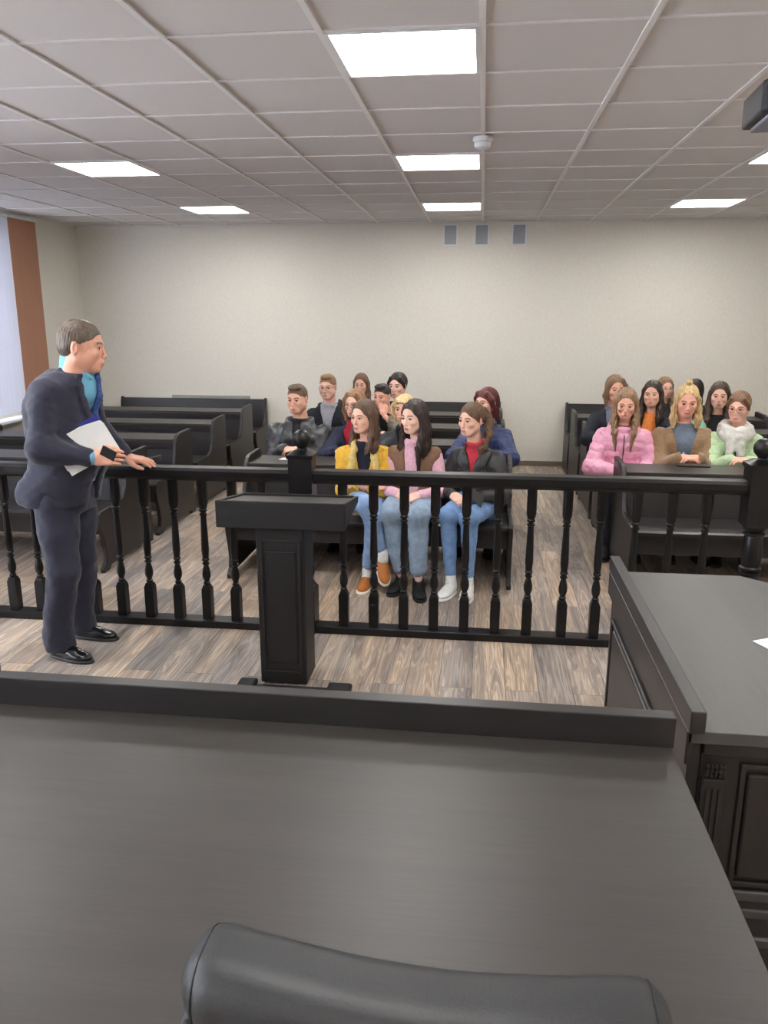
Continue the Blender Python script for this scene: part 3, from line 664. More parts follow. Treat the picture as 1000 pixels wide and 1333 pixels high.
def make_hair(style, male):
    """head-frame hair: y negative = face side"""
    S = SDF(.005)
    def face_cut(zt=.062, w_=.063, zc=-.022, rz=.098):
        S.custom(lambda X, Y, Z: ((np.abs(X)/w_)**2.6+(np.abs(Z-zc)/rz)**2.6+(np.abs(Y+.115)/.085)**2.6)**(1/2.6)*.06-.06, (-.08, -.22, zc-rz), (.08, -.02, zc+rz), .006)
    if style in ('short', 'shorttuft'):          # cropped man's hair
        if style == 'shorttuft': S.ell((0, -.035, .100), (.058, .052, .030), .03)
        S.ell((0, .013, .033), (.0798, .0985, .0895), .01)
        S.ell((0, .040, -.01), (.068, .066, .055), .02)
        S.custom(lambda X, Y, Z: ((np.abs(X)/.070)**3+(np.abs(Z+.042)/.102)**3+(np.abs(Y+.108)/.082)**3)**(1/3)*.06-.06, (-.08, -.22, -.14), (.08, -.02, .08), .005)
        for s in (-1, 1): S.ell((s*.085, .008, -.02), (.022, .030, .036), .004, 's')
        S.custom(lambda X, Y, Z: (Z+.062)+0*X+0*Y, (-.2, -.2, -.3), (.2, .2, -.06), .006)
        S.custom(lambda X, Y, Z: (Y*.9+Z*.7+.026)+0*X, (-.2, -.2, -.3), (.2, .1, -.0), .006)
        return S.mesh()
    S.ell((0, .020, .034), (.085, .103, .095), .01)
    if style in ('long', 'longpart', 'longthin', 'longfront'):
        rr = 1. if style != 'longthin' else .8; ln = {'long': -.34, 'longpart': -.42, 'longthin': -.26, 'longfront': -.36}[style]; fw = .055 if style == 'longfront' else 0
        for s in (-1, 1):
            S.chain([(s*.040, -.035, .085), (s*.074, -.018, .03), (s*.083, -.008, -.06), (s*.086, -.030-fw*.6, -.14), (s*.082-fw*.2*s, -.062-fw*1.1, -.22), (s*.074-fw*.2*s, -.080-fw*1.5, ln)], [.016, .018*rr, .021*rr, .026*rr, .026*rr, .008], .02)
            S.chain([(s*.06, .04, .0), (s*.075, .03, -.12), (s*.09, .0, -.22), (s*.085, -.02, -.30)], [.04, .038*rr, .034*rr, .012], .03)
        S.chain([(0, .07, .0), (0, .095, -.12), (0, .10, -.22), (0, .10, ln+.04)], [.06, .062*rr, .05*rr, .02], .03)
        face_cut()
        S.custom(lambda X, Y, Z: np.maximum(np.sqrt((X/.05)**2+((Y+.12)/.11)**2)*.05-.05, Z+.02)+0*Z, (-.08, -.30, -.5), (.08, -.0, .0), .012)
    elif style == 'bob':
        for s in (-1, 1): S.chain([(s*.05, -.045, .085), (s*.082, -.03, .03), (s*.085, -.02, -.05), (s*.070, -.03, -.10)], [.02, .024, .026, .014], .02)
        S.chain([(0, .06, .0), (0, .07, -.08), (0, .07, -.12)], [.075, .065, .04], .03)
        S.cone((-.03, -.075, .075), (.04, -.075, .060), .020, .016, .02)
        face_cut(w_=.060, zc=-.036, rz=.098)
    elif style in ('bobside',):
        for s in (-1, 1): S.chain([(s*.045, -.045, .09), (s*.082, -.03, .03), (s*.088, -.02, -.06), (s*.080, -.03, -.15)], [.02, .022, .027, .014], .02)
        S.chain([(0, .06, .0), (0, .075, -.10), (0, .075, -.15)], [.07, .062, .04], .03)
        face_cut()
    elif style == 'halfup':
        for s in (-1, 1): S.chain([(s*.055, -.04, .06), (s*.080, -.02, .02), (s*.088, -.015, -.06), (s*.090, -.03, -.14), (s*.088, -.05, -.20)], [.014, .018, .024, .030, .018], .02)
        S.chain([(0, .07, .0), (0, .09, -.12), (0, .09, -.20)], [.06, .06, .03], .03)
        S.ell((.0, .01, .145), (.028, .026, .022), .008); S.ell((.0, .01, .125), (.016, .016, .016), .01)
        face_cut(w_=.064, zc=-.018, rz=.10)
    elif style in ('pony', 'tied'):
        if style == 'pony':
            S.ell((.03, .105, .05), (.03, .03, .03), .01)
            S.chain([(.03, .11, .05), (.075, .12, -.03), (.095, .07, -.12), (.10, -.0, -.20), (.095, -.03, -.27)], [.024, .032, .034, .028, .01], .02)
        else: S.ell((0, .11, -.03), (.03, .03, .035), .015); S.chain([(0, .06, -.02), (0, .07, -.09)], [.06, .03], .02)
        if style == 'tied':
            for s in (-1, 1): S.chain([(s*.05, -.05, .08), (s*.08, -.03, .03), (s*.082, -.02, -.02)], [.014, .014, .01], .015)
        for s in (-1, 1): S.ell((s*.090, .008, -.022), (.014, .028, .032), .004, 's')
        S.custom(lambda X, Y, Z: np.sqrt((X/.064)**2+((Z+.03)/.102)**2+((Y+.115)/.085)**2)*.06-.06, (-.08, -.22, -.14), (.08, -.02, .08), .008)
        S.custom(lambda X, Y, Z: (Y*.9+Z*.75+.035)+0*X, (-.2, -.2, -.15), (.085, .05, -.0), .008)
    elif style == 'redfringe':
        for s in (-1, 1): S.chain([(s*.05, -.05, .08), (s*.082, -.03, .03), (s*.084, -.005, -.05), (s*.075, .02, -.12)], [.02, .022, .022, .014], .02)
        S.chain([(0, .06, .0), (0, .08, -.10), (0, .09, -.20)], [.07, .055, .02], .03)
        face_cut(w_=.060, zc=-.052, rz=.094)
    elif style == 'back':
        S.ell((0, .03, .0), (.092, .10, .11), .02); S.chain([(0, .0, -.02), (0, .02, -.15), (0, .02, -.3)], [.085, .088, .05], .03)
        face_cut()
    return S.mesh()
HAIRS = {}
def hair(style, male=False):
    if style not in HAIRS:
        V_, Q = make_hair(style, male); n = normals(V_, Q); ang = np.arctan2(V_[:, 0], V_[:, 1]-.02)
        amp = .0012 if style == 'short' else .002 if style == 'shorttuft' else .0028
        d = np.sin(ang*34+2.5*np.sin(V_[:, 2]*22+V_[:, 0]*15))+.6*np.sin(ang*61+3*np.sin(V_[:, 2]*31))
        d = d*np.clip(np.maximum((V_[:, 1]+.03)/.06, (-.02-V_[:, 2])/.05), .08, 1)
        V_ = V_+n*(amp*d)[:, None]
        if style not in ('short', 'shorttuft', 'redfringe', 'back'):
            px_ = .012 if style in ('bob', 'longthin') else .0
            V_ = V_-n*(.006*np.exp(-((V_[:, 0]-px_)/.005)**2)*(V_[:, 2] > .104)*(V_[:, 1] < .05))[:, None]
        HAIRS[style] = (V_, Q)
    return HAIRS[style]

def ik(S_, W_, L1, L2, pole):
    S_ = np.array(S_, float); W_ = np.array(W_, float); d = W_-S_; D = np.linalg.norm(d)
    if D > L1+L2-.005: W_ = S_+d/D*(L1+L2-.005); d = W_-S_; D = np.linalg.norm(d)
    u = d/D; a = (L1*L1-L2*L2+D*D)/(2*D); h = math.sqrt(max(L1*L1-a*a, 1e-6)); p = np.array(pole, float); p -= u*(p@u); p /= np.linalg.norm(p)+1e-9
    return S_+u*a+p*h, W_

class Body:
    """joint set in the person's own frame: -y forward, z up"""
    pass
def head_parts(root, B, skin, hairrgb, hairstyle, male, eyes, lip, sc, glasses, lids=1.0, browc=None):
    Rh = rotz(B.hyaw)@rotx(B.hpitch)@roty(B.hroll)
    V_, Q, M = head(male); Vh = V_*sc
    P = Vh@Rh.T+B.head
    hv, hq = hair(hairstyle, male); H = (hv*sc)@Rh.T+B.head
    mkobj('hair', H, hq, hairmat(hairrgb), root, True)
    for s in (-1, 1):
        e = bpy.data.objects.new('eye', eye_mesh(eyes)); COL.objects.link(e); e.parent = root
        e.location = tuple(Rh@(np.array([s*.031, -.0735, .001])*sc)+B.head); e.scale = (sc,)*3
        e.rotation_euler = Matrix([list(r) for r in Rh@rotx(R(4))]).to_euler()
    if glasses:
        g = MB()
        for s in (-1, 1):
            pts = [Rh@(np.array([s*.032+.024*math.cos(a), -.101-.004*math.cos(a)*0, -.002+.017*math.sin(a)])*sc)+B.head for a in np.linspace(0, 2*math.pi, 21)]
            g.tube(pts, .0013, 6)
            g.tube([Rh@(np.array(q)*sc)+B.head for q in ((s*.056, -.101, .003), (s*.078, -.05, .005), (s*.082, .01, .0))], .0013, 6)
        g.tube([Rh@(np.array(q)*sc)+B.head for q in ((-.009, -.101, .001), (0, -.104, .003), (.009, -.101, .001))], .0013, 6)
        g.build('glasses', cloth('glasses_frame', (60, 50, 48), .3, .05, 10, 0), root, smooth=True)
    return P, Q, M

def torso_st(zs, s, lean, fat, male):
    """stations (z, cx, cy, halfwidth, halfdepth) up from the seat"""
    T = [(0, .170, .125), (.08, .178, .125), (.18, .150, .108), (.27, .145, .108), (.36, .160, .118), (.42, .165, .110), (.465, .148, .092), (.505, .105, .072), (.54, .070, .058), (.575, .056, .053)]
    if male: T = [(0, .165, .125), (.08, .172, .125), (.18, .160, .115), (.27, .162, .118), (.36, .180, .122), (.42, .188, .115), (.465, .170, .095), (.51, .12, .075), (.545, .078, .060), (.575, .062, .055)]
    out = []
    for dz, w_, d_ in T:
        cy = -lean*dz/.575+.02*math.sin(dz/.575*math.pi)
        ff = fat*min(1, max(0, (.54-dz)/.12)); out.append((zs+dz*s, 0, cy, (w_+ff)*s, (d_+ff)*s))
    return out

def v_cut(S, st, z0, zt, slope, gap=0., cx=0, front=.15):
    """carve the open front of a coat"""
    st = np.array(st); ycs = lambda Z: np.interp(Z.ravel(), st[:, 0], st[:, 2]).reshape(Z.shape)
    S.custom(lambda X, Y, Z: np.maximum(np.maximum(np.abs(X-cx)-np.maximum(gap, gap+(Z-z0)*slope), Y-ycs(Z)+front*0+.03), z0-Z), (cx-.2, -.6, z0), (cx+.2, .1, zt+.1), .006)

def seated(label, x, y, ztop, yaw=0, hyaw=-30, hpitch=5, hroll=0, lean=.06, male=False, skin=(214, 168, 146), hairc=(92, 70, 54), style='long', eyes=(70, 60, 50), lip=(176, 96, 92),
           top=None, coat=None, pants=(96, 126, 170), pantfat=0, legs=None, arms='lap', shoes='black', shoec=(34, 34, 36), solec=(46, 46, 48), fat=0, extra=(), glasses=False, group='students seated in the pews', hsc=1., cat='person', browc=None, headdx=0, low=False):
    zs = .435; s = (ztop-zs)/.865; root = empty('person', (x, y, 0), R(yaw), label, cat, group)
    st = torso_st(zs, s, lean, fat, male); B = Body()
    B.head = np.array([headdx, -lean-.035*s, zs+.745*s]); B.hyaw = R(hyaw); B.hpitch = R(hpitch); B.hroll = R(hroll)
    sh = {-1: None, 1: None}; sw = (.168 if male else .152)*s+fat
    el = {}; wr = {}; hd = {}
    for q in (-1, 1):
        sh[q] = np.array([q*sw, -lean*.85+.01, zs+.452*s])
        if arms == 'lap': W_ = (q*.075, -.27-lean*.3, zs+.20); pole = (q*1., .5, -1)
        elif arms == 'crossed': W_ = (-q*.06, -.205-lean*.5-(.035 if q > 0 else 0), zs+(.255 if q > 0 else .235)); pole = (q*1., .2, -1)
        elif arms == 'desk': W_ = (q*.10, -.44, .765); pole = (q*1., .4, -.8)
        elif arms == 'deskcross': W_ = (q*.06, -.37, .765); pole = (q*.45, .3, -1)
        elif arms == 'down': W_ = (q*.16, -.25, zs+.16); pole = (q*.6, 1, -.5)
        elif arms == 'chin': W_ = (.03, -.30-lean*.3, zs+.50) if q > 0 else (-.12, -.44, .77); pole = (q*1., -.2, -1)
        else: W_ = arms[q]; pole = (q*1., .4, -.8)
        el[q], wr[q] = ik(sh[q], W_, .275*s, .245*s, pole)
    L = legs or {q: dict(hip=(q*.085, 0, .535), knee=(q*.10, -.43, .52), ank=(q*.10, -.46, .10), fy=q*8) for q in (-1, 1)}
    # ---- body
    h_ = .010 if not low else .014
    S = SDF(h_); S.torso(st, -.012*s, .02)
    for q in (-1, 1):
        S.chain([sh[q], el[q], wr[q]], [.042*s, .034*s, .025*s], .03)
        l = L[q]; S.chain([l['hip'], l['knee'], l['ank']], [.07, .05, .026], .03)
    BV, BQ = S.mesh(); HV, HQ, HM = head_parts(root, B, skin, hairc, style, male, eyes, lip, s*1.0*hsc, glasses)
    V_ = [HV, BV]; Q_ = [HQ, BQ+len(HV)]; M_ = [HM, np.zeros((len(BV), 3))]; n = len(HV)+len(BV)
    for q in (-1, 1):
        fd = wr[q]-el[q]; fd /= np.linalg.norm(fd)
        if arms == 'lap': d = np.array([-q*.75, -.5, -.25]); bk = np.array([q*.25, -.35, 1.])
        elif arms == 'crossed': d = np.array([-q*1, .05, .12]); bk = np.array([0, -1, .3])
        elif arms in ('desk',): d = np.array([-q*.8, -.6, 0]); bk = np.array([0, 0, 1.])
        elif arms == 'deskcross': d = np.array([-q*1, -.25, 0]); bk = np.array([0, -.3, 1.])
        elif arms == 'chin' and q > 0: d = np.array([-.3, .25, 1.]); bk = np.array([.2, -1, .2])
        else: d = np.array([-q*.4, -1, -.1]); bk = np.array([0, -.2, 1.])
        hv, hq = place_hand(q, wr[q]+d/np.linalg.norm(d)*.012, d, bk, .7, .3, .5, s*.98); V_.append(hv); Q_.append(hq+n); M_.append(np.zeros((len(hv), 3))); n += len(hv)
    mkobj('body', np.concatenate(V_), np.concatenate(Q_), skinmat(skin, browc or tuple(int(c*.75) for c in hairc), lip), root, True, attr=np.concatenate(M_))
    # ---- top
    ar = lambda S, f, k=.03, upto=1.: [S.chain([sh[q], el[q], wr[q]*upto+el[q]*(1-upto)], [(.046+f)*s+.002, (.040+f*.95)*s+.002, (.031+f*.7)*s], k) for q in (-1, 1)]
    inner = top or dict(rgb=(40, 42, 50))
    g = dict(fold=.0025, rough=.85); g.update(inner)
    S = SDF(h_*.9); S.torso(st, .004, .02, zlo=zs+.02, zhi=zs+g.get('zt', .563)*s)
    if g.get('sleeve'): ar(S, .006, .03, .95)
    if g.get('collar'):      # hoodie/turtle collar
        S.ell((0, -lean*.95+.01, zs+.565*s), (.082*s, .078*s, .035*s), .02); S.cone((0, -lean+.06, zs+.53*s), (0, -lean+.10, zs+.49*s), .06*s, .05*s, .03)
        S.ell((0, -lean*.95-.005, zs+.615*s), (.062*s, .060*s, .055*s), .01, 's')
    Vt, Qt = S.mesh(); Vt = folds(Vt, Qt, g['fold'], 30, int(x*100) % 91)
    mkobj(g.get('name', 'shirt'), Vt, Qt, cloth('cloth_%d_%d_%d_%d' % (*g['rgb'], int(g['rough']*100)), g['rgb'], g['rough'], scale=g.get('scale', 60)), root, True)
    if coat:
        c = dict(f=.014, fold=.004, rough=.8, name='jacket', hem=.0, z0=.18, slope=.22, gap=.0, spec=.3, bscale=60, sleeves=True); c.update(coat)
        S = SDF(h_*.85); S.torso(st, c['f']+.004, .03, zlo=zs+c['hem'], zhi=zs+.548*s)
        if c['sleeves']: ar(S, c['f']+.004, .035, .93)
        else:
            for q in (-1, 1): S.ell(sh[q]+[0, 0, 0], (.06*s, .07*s, .07*s), .03)
        if c.get('puff'): S.ell((0, -lean*.5-.0, zs+.10*s), (.20*s, .165*s, .12*s), .05)
        nk = np.array([0, -lean*.95+.008, zs+.55*s])
        if c.get('hood'): S.ell(nk+[0, .085, -.02], (.105*s, .055*s, .06*s), .03); [S.chain([nk+[q*.09, .05, -.005], nk+[q*.085, -.03, -.03], nk+[q*.05, -.085, -.07]], [.034, .028, .015], .02) for q in (-1, 1)]
        if c.get('collar'):
            for q in (-1, 1): S.chain([nk+[0, .062, .02], nk+[q*.055, .035, .018], nk+[q*.068, -.02, .0], nk+[q*.045, -.07, -.04]], [.018, .018, .018, .012], .012)
        S.ell(nk+[0, 0, .05], (.062*s, .062*s, .07*s), .01, 's')
        if c['z0'] is not None: v_cut(S, st, zs+c['z0']*s, zs+.6*s, c['slope'], c['gap'])
        if c.get('lapel'):
            for q in (-1, 1):
                zc_ = zs+c['z0']*s
                for t_ in np.linspace(0, 1, 18):
                    z_ = zc_+(zs+.50*s-zc_)*t_; xx = c['slope']*(z_-zc_)+c['gap']; yy = np.interp(z_, [a[0] for a in st], [a[2]-a[4]*math.sqrt(max(0, 1-(min(xx+.02, .13)/a[3])**2)) for a in st])-c['f']
                    S.ell((q*(xx+.022+.012*t_), yy-.004, z_), (.016+.030*math.sin(t_*2.4), .011, .03), .004)
        Vt, Qt = S.mesh()
        if c.get('quilt'): Vt = quilt(Vt, Qt, [((0, 0, zs), (0, -lean, zs+.55*s), .13)]+[(sh[q], el[q], .04) for q in (-1, 1)]+[(el[q], wr[q], .035) for q in (-1, 1)], c.get('qamp', .007), c['quilt'])
        Vt = folds(Vt, Qt, c['fold'], c.get('fr', 30), int(x*100+7) % 83); Vt = folds(Vt, Qt, c.get('fine', .0022), 85, 31)
        cm = cloth(c.get('mat', 'coat')+'_%d_%d_%d' % c['rgb'], c['rgb'], c['rough'], c.get('var', .1), c['bscale'], .3, .002, spec=c['spec'], sheen=c.get('sheen', 0), rgb2=c.get('rgb2'))
        mkobj(c['name'], Vt, Qt, cm, root, True)
        if c['z0'] is None or c.get('zip'):
            pts = [(0, np.interp(z_, [a[0] for a in st], [a[2]-a[4] for a in st])-c['f']-.007, z_) for z_ in np.linspace(zs+.08*s, zs+.49*s, 14)]
            MB().tube(pts, .004, 6).build('zip', cloth('dark_zip', (60, 50, 50), .4, .1, 20, 0), root)
    # ---- trousers
    S = SDF(h_*.9); S.torso(st, .010, .03, zlo=zs-.005, zhi=zs+.12)
    for q in (-1, 1):
        l = L[q]; a = np.array(l['ank'], float); kn = np.array(l['knee'], float); cut = l.get('cut', .93); S.chain([l['hip'], kn, kn+(a-kn)*cut], [.088+pantfat, .060+pantfat, l.get('cuff', .042)+pantfat*.8], .03)
    Vt, Qt = S.mesh(); Vt = folds(Vt, Qt, .0016+pantfat*.1, 30, 5); Vt = folds(Vt, Qt, .0018+pantfat*.05, 80, 15)
    mkobj('trousers', Vt, Qt, cloth('trousers_%d_%d_%d' % pants, pants, .85, .14, 25, .3), root, True)
    # ---- shoes
    (uv, uq), (sv, sq) = shoe_mesh(shoes)
    for q in (-1, 1):
        l = L[q]; Mx = rotz(R(l.get('fy', 0)))@rotx(R(l.get('fp', 0))); P = uv@Mx.T+np.array(l['ank'])+[0, 0, -.013+.0]
        o = mkobj('shoe', P, uq, cloth('shoe_%d_%d_%d' % shoec, shoec, .5, .08, 40, .15), root, True)
        mkobj('sole', sv@Mx.T+np.array(l['ank'])+[0, 0, -.013], sq, cloth('sole_%d_%d_%d' % solec, solec, .6, .05, 20, 0), o, True)
        if shoes in ('sneaker', 'loafer') :
            S = SDF(.005); S.cone(np.array(l['ank'])+[0, 0, -.03], np.array(l['ank'])+[0, .0, .02], .036, .035); a_, b_ = S.mesh(); mkobj('sock', a_, b_, cloth('sock_white', (228, 228, 226), .9), root, True) if l.get('sock', True) else None
    for nm, fn in extra: fn(root, B, st, s, sh, el, wr, zs, lean)
    return root

# ---- extras -------------------------------------------------
def scarf(rgb, tail=True, r=.032, name='scarf', low=0., rgb2=None, loop=1.):
    def fn(root, B, st, s, sh, el, wr, zs, lean):
        S = SDF(.007); c = np.array([0, -lean*.95, zs+(.555-low)*s])
        for k, dz in ((0, .012), (1, -.022)):
            pts = [c+np.array([(.075+.012*k)*loop*math.sin(a), .078*math.cos(a)*loop+.0-(.018 if math.cos(a) < -.3 else 0)-.01*k, dz+.022*math.cos(a)+.004*math.sin(3*a)]) for a in np.linspace(0, 2*math.pi, 17)]
            S.chain(pts, [r*(1+.08*math.sin(i*2)) for i in range(17)], .012)
        if tail:
            for q in (-.6, .35): S.chain([c+[q*.03, -.10, -.03], c+[q*.06, -.125, -.10], c+[q*.09, -.14, -.17]], [r, r*.95, r*.7], .015)
        V_, Q = S.mesh(); V_ = folds(V_, Q, .004, 75, 3); mkobj(name, V_, Q, cloth(name+'_%d_%d_%d' % rgb, rgb, .95, .08, 90, .4, .003), root, True)
    return (name, fn)
def panels(rgb, name='shawl', x=.06, zt=.52, zb=.10, r=.026):
    def fn(root, B, st, s, sh, el, wr, zs, lean):
        S = SDF(.008); sa = np.array(st)
        for q in (-1, 1):
            pts = []
            for t in np.linspace(0, 1, 8):
                z = zs+(zt+(zb-zt)*t)*s; pts.append((q*(x+.03*math.sin(t*2.2)), np.interp(z, sa[:, 0], sa[:, 2]-sa[:, 4])*1.0-.008, z))
            S.chain([(q*.06, -lean+.05, zs+.545*s), (q*.072, -lean-.01, zs+.545*s)]+pts, [r*.8]*3+[r]*6+[r*.6], .012)
        V_, Q = S.mesh(); V_ = folds(V_, Q, .004, 60, 9); mkobj(name, V_, Q, cloth(name+'_%d_%d_%d' % rgb, rgb, .9, .15, 70, .4), root, True)
    return (name, fn)
def studs():
    def fn(root, B, st, s, sh, el, wr, zs, lean):
        m = MB(); sa = np.array(st)
        for q in (-1, 1):
            for c_ in range(2):
                for k in range(11 if q > 0 else 5):
                    z = zs+(.43-.026*k)*s; x_ = q*(.075+.02*c_-.0015*k); w_ = np.interp(z, sa[:, 0], sa[:, 3])+.018; d_ = np.interp(z, sa[:, 0], sa[:, 4])+.018; cy = np.interp(z, sa[:, 0], sa[:, 2])
                    y_ = cy-d_*(max(0, 1-abs(x_/w_)**2.3))**(1/2.3)
                    for_ = [[(x_+rr*math.cos(a), y_+yy, z+rr*math.sin(a)) for a in np.linspace(0, 2*math.pi, 9)[:-1]] for rr, yy in ((.0045, .004), (.004, -.004), (.0015, -.006))]
                    m.loft(for_)
        m.build('studs', cloth('steel_stud', (215, 215, 220), .25, .02, 10, 0, metallic=.8), root)
    return ('studs', fn)

def printed(root, B, st, s, sh, el, wr, zs, lean):
    m = MB(); sa = np.array(st); rs = random.Random(3)
    for k in range(13):
        z = zs+rs.uniform(.20, .36)*s; x_ = rs.uniform(-.045, .05); w_ = np.interp(z, sa[:, 0], sa[:, 3])+.006; d_ = np.interp(z, sa[:, 0], sa[:, 4])+.006; y_ = np.interp(z, sa[:, 0], sa[:, 2])-d_*(1-abs(x_/w_)**2.3)**(1/2.3); r_ = rs.uniform(.005, .010)
        m.loft([[(x_+rr*math.cos(a), y_+yy, z+rr*math.sin(a)) for a in np.linspace(0, 2*math.pi, 7)[:-1]] for rr, yy in ((r_, .004), (r_*.9, -.003), (r_*.3, -.004))])
    m.build('shirt_print', cloth('pale_print', (226, 222, 222), .8, .05, 20, 0), root)
def world_thing(name, mb, mat, label, cat, bevel=0, smooth=False): return tag(mb.build(name, mat, bevel=bevel, smooth=smooth), label, cat)

JEAN = (104, 134, 176)
FR = 'girls seated on the front middle pew'
lg = lambda q, hip, knee, ank, **k: dict(hip=hip, knee=knee, ank=ank, **k)
# front row, middle block
seated('young woman in a mustard yellow jacket with arms folded and legs crossed', -.80, 5.47, 1.235, yaw=6, hyaw=-38, hpitch=4, skin=(216, 170, 150), hairc=(96, 72, 56), style='longthin', browc=(70, 52, 42),
       top=dict(rgb=(34, 38, 56)), coat=dict(rgb=(214, 168, 62), f=.012, z0=.10, slope=.16, gap=.01, lapel=True, fold=.005, collar=True, name='jacket', hem=-.0), arms='crossed', pants=(132, 158, 196), shoes='loafer', shoec=(176, 108, 52), solec=(235, 230, 220), group=FR,
       legs={-1: lg(-1, (-.085, 0, .54), (.03, -.44, .585), (.14, -.44, .245), fy=10, fp=38, cut=.84, sock=True), 1: lg(1, (.085, 0, .53), (.085, -.44, .50), (.03, -.36, .095), fy=-12, cut=.84, sock=True)},
       extra=[panels((214, 190, 122), 'shawl', .065, .50, .12)])
seated('young woman with long straight dark hair in a brown vest over a pink hoodie', -.44, 5.47, 1.24, yaw=-4, hyaw=-30, hpitch=6, skin=(222, 182, 164), hairc=(52, 40, 36), style='longpart', browc=(34, 26, 24), lip=(178, 92, 92),
       top=dict(rgb=(228, 180, 196), sleeve=True, collar=True, name='hoodie', fold=.004), coat=dict(rgb=(128, 98, 78), f=.012, z0=.02, slope=.09, gap=.02, sleeves=False, name='vest', quilt=.11, qamp=.004), arms='lap', pants=(140, 158, 178), pantfat=.014,
       shoes='black', shoec=(28, 28, 30), solec=(24, 24, 26), group=FR,
       legs={-1: lg(-1, (-.085, 0, .54), (-.10, -.42, .53), (-.03, -.40, .10), fy=-15, cut=.86, cuff=.040), 1: lg(1, (.085, 0, .54), (.09, -.44, .53), (.10, -.47, .10), fy=15, cut=.82, cuff=.046)})
seated('young woman with a ponytail in a studded black leather jacket and red hood', -.0, 5.46, 1.225, yaw=-20, hyaw=-18, headdx=-.03, hpitch=4, skin=(216, 172, 152), hairc=(104, 78, 58), style='pony', browc=(62, 46, 38), lip=(176, 88, 88),
       top=dict(rgb=(184, 54, 68), collar=True, name='hood', fold=.003), coat=dict(rgb=(40, 40, 43), f=.012, z0=.34, slope=.36, gap=.002, lapel=True, rough=.42, spec=.5, name='leather_jacket', mat='leather', collar=True, fold=.004), arms='lap', pants=(112, 142, 184),
       shoes='sneaker', shoec=(226, 226, 224), solec=(235, 235, 235), group=FR,
       legs={-1: lg(-1, (-.07, 0, .54), (-.035, -.45, .53), (.00, -.47, .10), fy=-2, cut=.88, cuff=.038), 1: lg(1, (.10, 0, .54), (.105, -.43, .52), (.115, -.45, .10), fy=14, cut=.88, cuff=.038)}, extra=[studs()])
# second row, middle block
G2 = 'people seated in the rear pews of the middle block'
seated('heavy-set person in a black hooded jacket resting both hands on the pew shelf', -1.47, 6.46, 1.25, yaw=0, hyaw=-12, hpitch=6, male=True, fat=.045, skin=(214, 164, 142), hairc=(104, 84, 66), style='shorttuft', lean=.10, hsc=1.02,
       top=dict(rgb=(44, 44, 48), collar=True), coat=dict(rgb=(52, 53, 57), f=.024, z0=.22, slope=.12, gap=.0, rough=.4, spec=.5, mat='shiny', hood=True, fold=.009, fr=38), arms='deskcross', pants=(40, 42, 50), shoes='black', shoec=(28, 28, 30), solec=(24, 24, 26), group=G2, low=False)
seated('person in glasses and a dark red top half hidden behind the yellow jacket', -1.0, 6.48, 1.215, yaw=0, hyaw=-20, hpitch=6, skin=(216, 172, 150), hairc=(150, 112, 82), style='bobside', lean=.12, glasses=True,
       top=dict(rgb=(170, 36, 54), collar=True), coat=dict(rgb=(46, 50, 70), f=.02, z0=.15, slope=.25, gap=.02), arms='desk', pants=(40, 42, 50), group=G2, low=True)
seated('middle-aged woman with short blonde hair in a black jacket', -.60, 6.42, 1.18, yaw=0, hyaw=-14, hpitch=4, skin=(222, 170, 148), hairc=(216, 186, 136), style='bob', lean=.10, lip=(190, 70, 70), hsc=1.02, browc=(130, 100, 70),
       top=dict(rgb=(30, 30, 34), collar=True), coat=dict(rgb=(44, 46, 52), f=.02, z0=.2, slope=.2, gap=.0, rough=.5, spec=.4), arms='desk', pants=(40, 42, 50), group=G2, low=True)
seated('woman with dark red hair in a quilted navy jacket sitting by the aisle', .06, 6.45, 1.24, yaw=-8, hyaw=-32, hpitch=2, skin=(206, 160, 140), hairc=(92, 40, 40), style='redfringe', lean=.08, browc=(60, 36, 34),
       top=dict(rgb=(36, 44, 84)), coat=dict(rgb=(44, 54, 92), f=.02, z0=None, quilt=.04, qamp=.006, rough=.5, collar=True, spec=.4), arms='desk', pants=(36, 38, 50), shoes='black', shoec=(28, 28, 30), solec=(24, 24, 26), group=G2)
# third row
seated('young man with short fair hair and glasses in a dark coat', -1.42, 7.47, 1.255, yaw=0, hyaw=-8, hpitch=6, male=True, skin=(220, 174, 156), hairc=(150, 116, 84), style='shorttuft', glasses=True, lean=.06,
       top=dict(rgb=(150, 150, 156), collar=True), coat=dict(rgb=(34, 36, 44), f=.026, z0=.2, slope=.22, gap=.0, hood=True, rough=.9), arms='desk', pants=(36, 38, 46), group=G2, low=True)
seated('girl with long brown hair behind, between the fair young man and the boy', -1.25, 8.42, 1.19, yaw=0, hyaw=-4, hpitch=8, skin=(218, 170, 150), hairc=(112, 84, 64), style='longthin', lean=.06,
       top=dict(rgb=(40, 40, 46)), coat=dict(rgb=(40, 42, 52), f=.02), arms='desk', pants=(36, 38, 46), group=G2, low=True)
seated('dark-haired boy with his fist near his chin in a camouflage jacket', -.87, 7.34, 1.20, yaw=0, hyaw=-22, hpitch=8, male=True, skin=(212, 160, 138), hairc=(58, 50, 46), style='shorttuft', lean=.24,
       top=dict(rgb=(30, 30, 34), collar=True), coat=dict(rgb=(150, 142, 126), rgb2=(70, 72, 62), f=.016, z0=.15, slope=.2, gap=.0, bscale=22, mat='camo'), arms='chin', pants=(36, 38, 46), group=G2, low=True)
seated('dark-haired girl in a black top sitting highest at the rear', -.77, 7.47, 1.27, yaw=0, hyaw=-18, hpitch=4, skin=(224, 180, 162), hairc=(42, 34, 32), style='tied', lean=.02,
       top=dict(rgb=(226, 200, 190)), coat=dict(rgb=(30, 30, 34), f=.014, z0=.3, slope=.35, gap=.01), arms='desk', pants=(36, 38, 46), group=G2, low=True)
